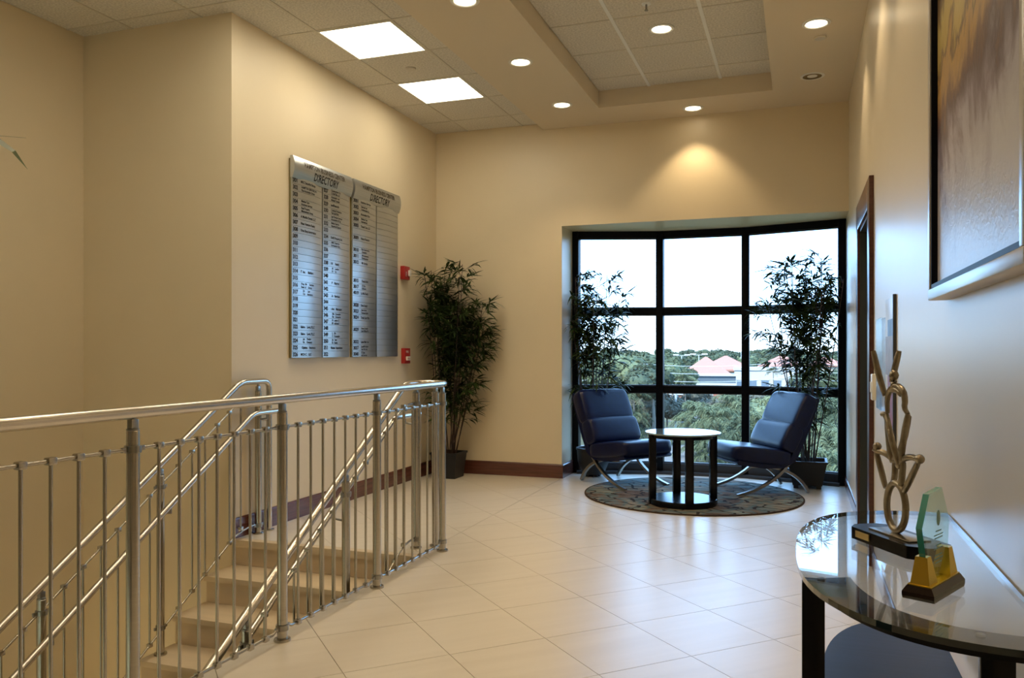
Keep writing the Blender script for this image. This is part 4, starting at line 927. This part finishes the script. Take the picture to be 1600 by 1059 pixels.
for row, (D, n, hh, rr_, ms) in enumerate(((420, 34, 10.6, 5.8, ['treeC', 'treeA']), (310, 32, 9.6, 5.0, ['treeA', 'treeC']), (220, 30, 8.9, 4.4, ['treeA', 'treeC', 'treeB']))):
    for j in range(n):
        px = 660+(j+rnd.uniform(-.4, .4))*(900/n); d = D*rnd.uniform(.92, 1.1)
        if row == 2 and 1050 < px < 1260 and d < 225: d = 232
        tree(px, d, hh*rnd.uniform(.86, 1.12), rr_*rnd.uniform(.8, 1.25), ms[k % len(ms)], ['tiny far tree in the green band along the horizon', 'rounded tree in the band between horizon and buildings', 'tree just behind the pink-roofed buildings'][row], ['horizon trees', 'middle-distance trees', 'trees behind the buildings'][row], k); k += 1
SP = [(925, 98, 10.4, 4.3, 'treeA', 'leafy tree behind the left bamboo'), (965, 92, 9.9, 3.6, 'treeB', 'pale tree in the left window bay beside the bamboo'), (1002, 96, 9.6, 3.8, 'treeA', 'full green tree next to the first mullion, left bay'), (1020, 84, 8.3, 2.8, 'treeC', 'dark low tree at the foot of the left bay mullion'),
      (1050, 112, 8.6, 2.6, 'treeB', 'pale tree left of the pink-roofed building'), (1068, 128, 7.2, 2.4, 'treeA', 'small tree touching the left corner of the pink-roofed building'), (1042, 128, 9.2, 3.0, 'treeA', 'tall tree just right of the first mullion'), (900, 130, 9.5, 4.0, 'treeC', 'dark tree at the left edge of the window view'), (880, 110, 10.2, 4.4, 'treeA', 'tree hidden mostly by the left window jamb'),
      (1180, 118, 4.6, 2.2, 'treeB', 'low pale tree in front of the flat white building'), (1205, 112, 4.4, 2.3, 'treeA', 'low tree below the flat white building'), (1285, 110, 7.6, 3.4, 'treeB', 'pale tree right of the bamboo canes'), (1312, 100, 7.9, 3.2, 'treeA', 'tree against the right window post'), (1345, 105, 8.2, 3.2, 'treeA', 'tree beyond the right window post'), (1260, 122, 6.6, 2.6, 'treeC', 'dark tree behind the right bamboo')]
for q, a in enumerate(SP): tree(*a, None, q)
for q in range(16):
    px = 905+q*19+rnd.uniform(-6, 6); tree(px, rnd.uniform(88, 104), rnd.uniform(4.2, 5.4), rnd.uniform(1.9, 2.5), 'scrub', 'brownish scrubby bush below the window rail', 'scrubby bushes', q)
for q in range(7):
    tree(1176+q*22, rnd.uniform(84, 96), rnd.uniform(4.8, 5.6), rnd.uniform(2.0, 2.4), 'treeB', 'pale rounded bush low in the right-hand bay', 'pale bushes right', q)
# feathery palms
def palm_mesh(seed, nf, m):
    rnd = random.Random(seed); V, F = [], []
    for i in range(nf):
        a = rnd.uniform(0, 6.28); el = rnd.uniform(-.15, 1.35); L = rnd.uniform(.8, 1.1); pts = []
        for k in range(7):
            t = k/6; pts.append(Vector((math.cos(a)*L*t*math.cos(el), math.sin(a)*L*t*math.cos(el), L*(t*math.sin(el)-.55*t*t))))
        for k in range(26):
            t = .12+.88*k/26; q = t*5.99; j = int(q); b = pts[j].lerp(pts[j+1], q-j); tg = (pts[j+1]-pts[j]).normalized(); sd_ = tg.cross(Vector((0, 0, 1)))
            sd_ = sd_.normalized() if sd_.length > .01 else Vector((1, 0, 0))
            for s in (-1, 1): leafquad(V, F, b, tg*.6+sd_*s*.8+Vector((0, 0, rnd.uniform(-.5, .4))), .30*(1-.4*t), .010, .5, rnd)
    me = bpy.data.meshes.new('fronds'); me.from_pydata([tuple(v) for v in V], [], F); me.materials.append(M[m]); return me
PMs = [palm_mesh(8, 34, 'treeB'), palm_mesh(9, 34, 'treeA')]
PL = [(1090, 74, 5.4, 2.6, 0, 'feathery pale palm clump in the middle bay below the rail'), (1118, 70, 5.2, 2.6, 0, 'feathery palm clump right of the small table top'), (1143, 76, 6.0, 2.8, 0, 'feathery palm clump beside the second mullion'), (1104, 64, 3.6, 2.0, 1, 'darker low palm under the pale clump'), (1160, 66, 4.4, 2.4, 1, 'dark palm behind the second mullion'),
      (1275, 52, 5.4, 2.5, 0, 'large pale feathery palm behind the right bamboo pot'), (1298, 47, 4.4, 2.5, 0, 'large pale feathery palm at the right post, nearest the glass'), (1305, 58, 6.4, 2.4, 1, 'dark palm at the upper right pane'), (1250, 60, 5.2, 2.3, 0, 'pale palm seen between the right canes'), (1190, 66, 5.0, 2.3, 0, 'pale palm behind the right chair back'), (1330, 50, 5.2, 2.4, 0, 'pale palm beyond the right wall line'),
      (1010, 88, 8.6, 2.4, 1, 'tall palm with drooping fronds left of the first mullion'), (990, 82, 6.4, 2.2, 1, 'drooping palm above the left chair back'), (1070, 96, 7.6, 1.9, 0, 'slim palm left of the pink-roofed building'), (1208, 148, 6.9, 1.5, 1, 'small far palm silhouetted on the white building')]
for px, D, h, r, i, lb in PL:
    x, y = at(px, D); root = empty('palm_tree', lb, 'palm', (x, y, GRD)); t = ob('trunk', TRK, None, root); t.scale = (2.4, 2.4, h-r*.45)
    c = ob('fronds', PMs[i], None, root, (0, 0, h-r*.45)); c.scale = (r, r, r); c.rotation_euler = (0, 0, px*.7)
    if h < 6.5:
        c = ob('lower_fronds', PMs[1-i if px % 2 else i], None, root, (0, 0, (h-r*.45)*.62)); c.scale = (r*.95,)*3
        c = ob('lower_fronds', PMs[i], None, root, (0, 0, (h-r*.45)*.28)); c.scale = (r*.9,)*3
# poles, lamps and wires
def pole(px, D, h, r, label, cat='pole', heads=0):
    x, y = at(px, D); root = empty('light_pole' if heads else 'utility_pole', label, cat, (x, y, GRD), math.atan2(-x, y))
    ob('shaft', disc('shaft', [(r, 0), (r*.7, h)], 10), M['polew'], root)
    if heads:
        ob('arm', boxes('arm', [((-1.3, -.06, h), (1.3, .06, h+.12))]), M['polew'], root)
        for s in (-1, 1): ob('lamp_head', boxes('lamp_head', [((s*1.3-.65, -.3, h+.1), (s*1.3+.65, .3, h+.4))]), M['polew'], root)
pole(1056, 88, 6.0, .16, 'short white pole in the middle bay below the rail')
pole(1065, 190, 8.6, .12, 'left twin-headed car park lamp on the horizon', heads=1); pole(1092, 185, 8.8, .12, 'right twin-headed car park lamp above the pink roof', heads=1)
pole(1158, 230, 9.4, .12, 'twin-headed lamp next to the second mullion', heads=1)
a, b = at(700, 92), at(1500, 92)
for z, lb in ((.02, 'topmost overhead wire crossing the window view'), (-.85, 'middle overhead wire crossing the window view'), (-1.75, 'third overhead wire crossing the window view'), (-6.3, 'lowest wire below the middle rail')):
    pts = [(a[0]+(b[0]-a[0])*t, a[1]+(b[1]-a[1])*t, z-.5*math.sin(math.pi*((t*3) % 1))) for t in [i/24 for i in range(25)]]
    tag(ob('overhead_wire', tube('overhead_wire', pts, .03, 5), M['polew']), lb, 'wire')
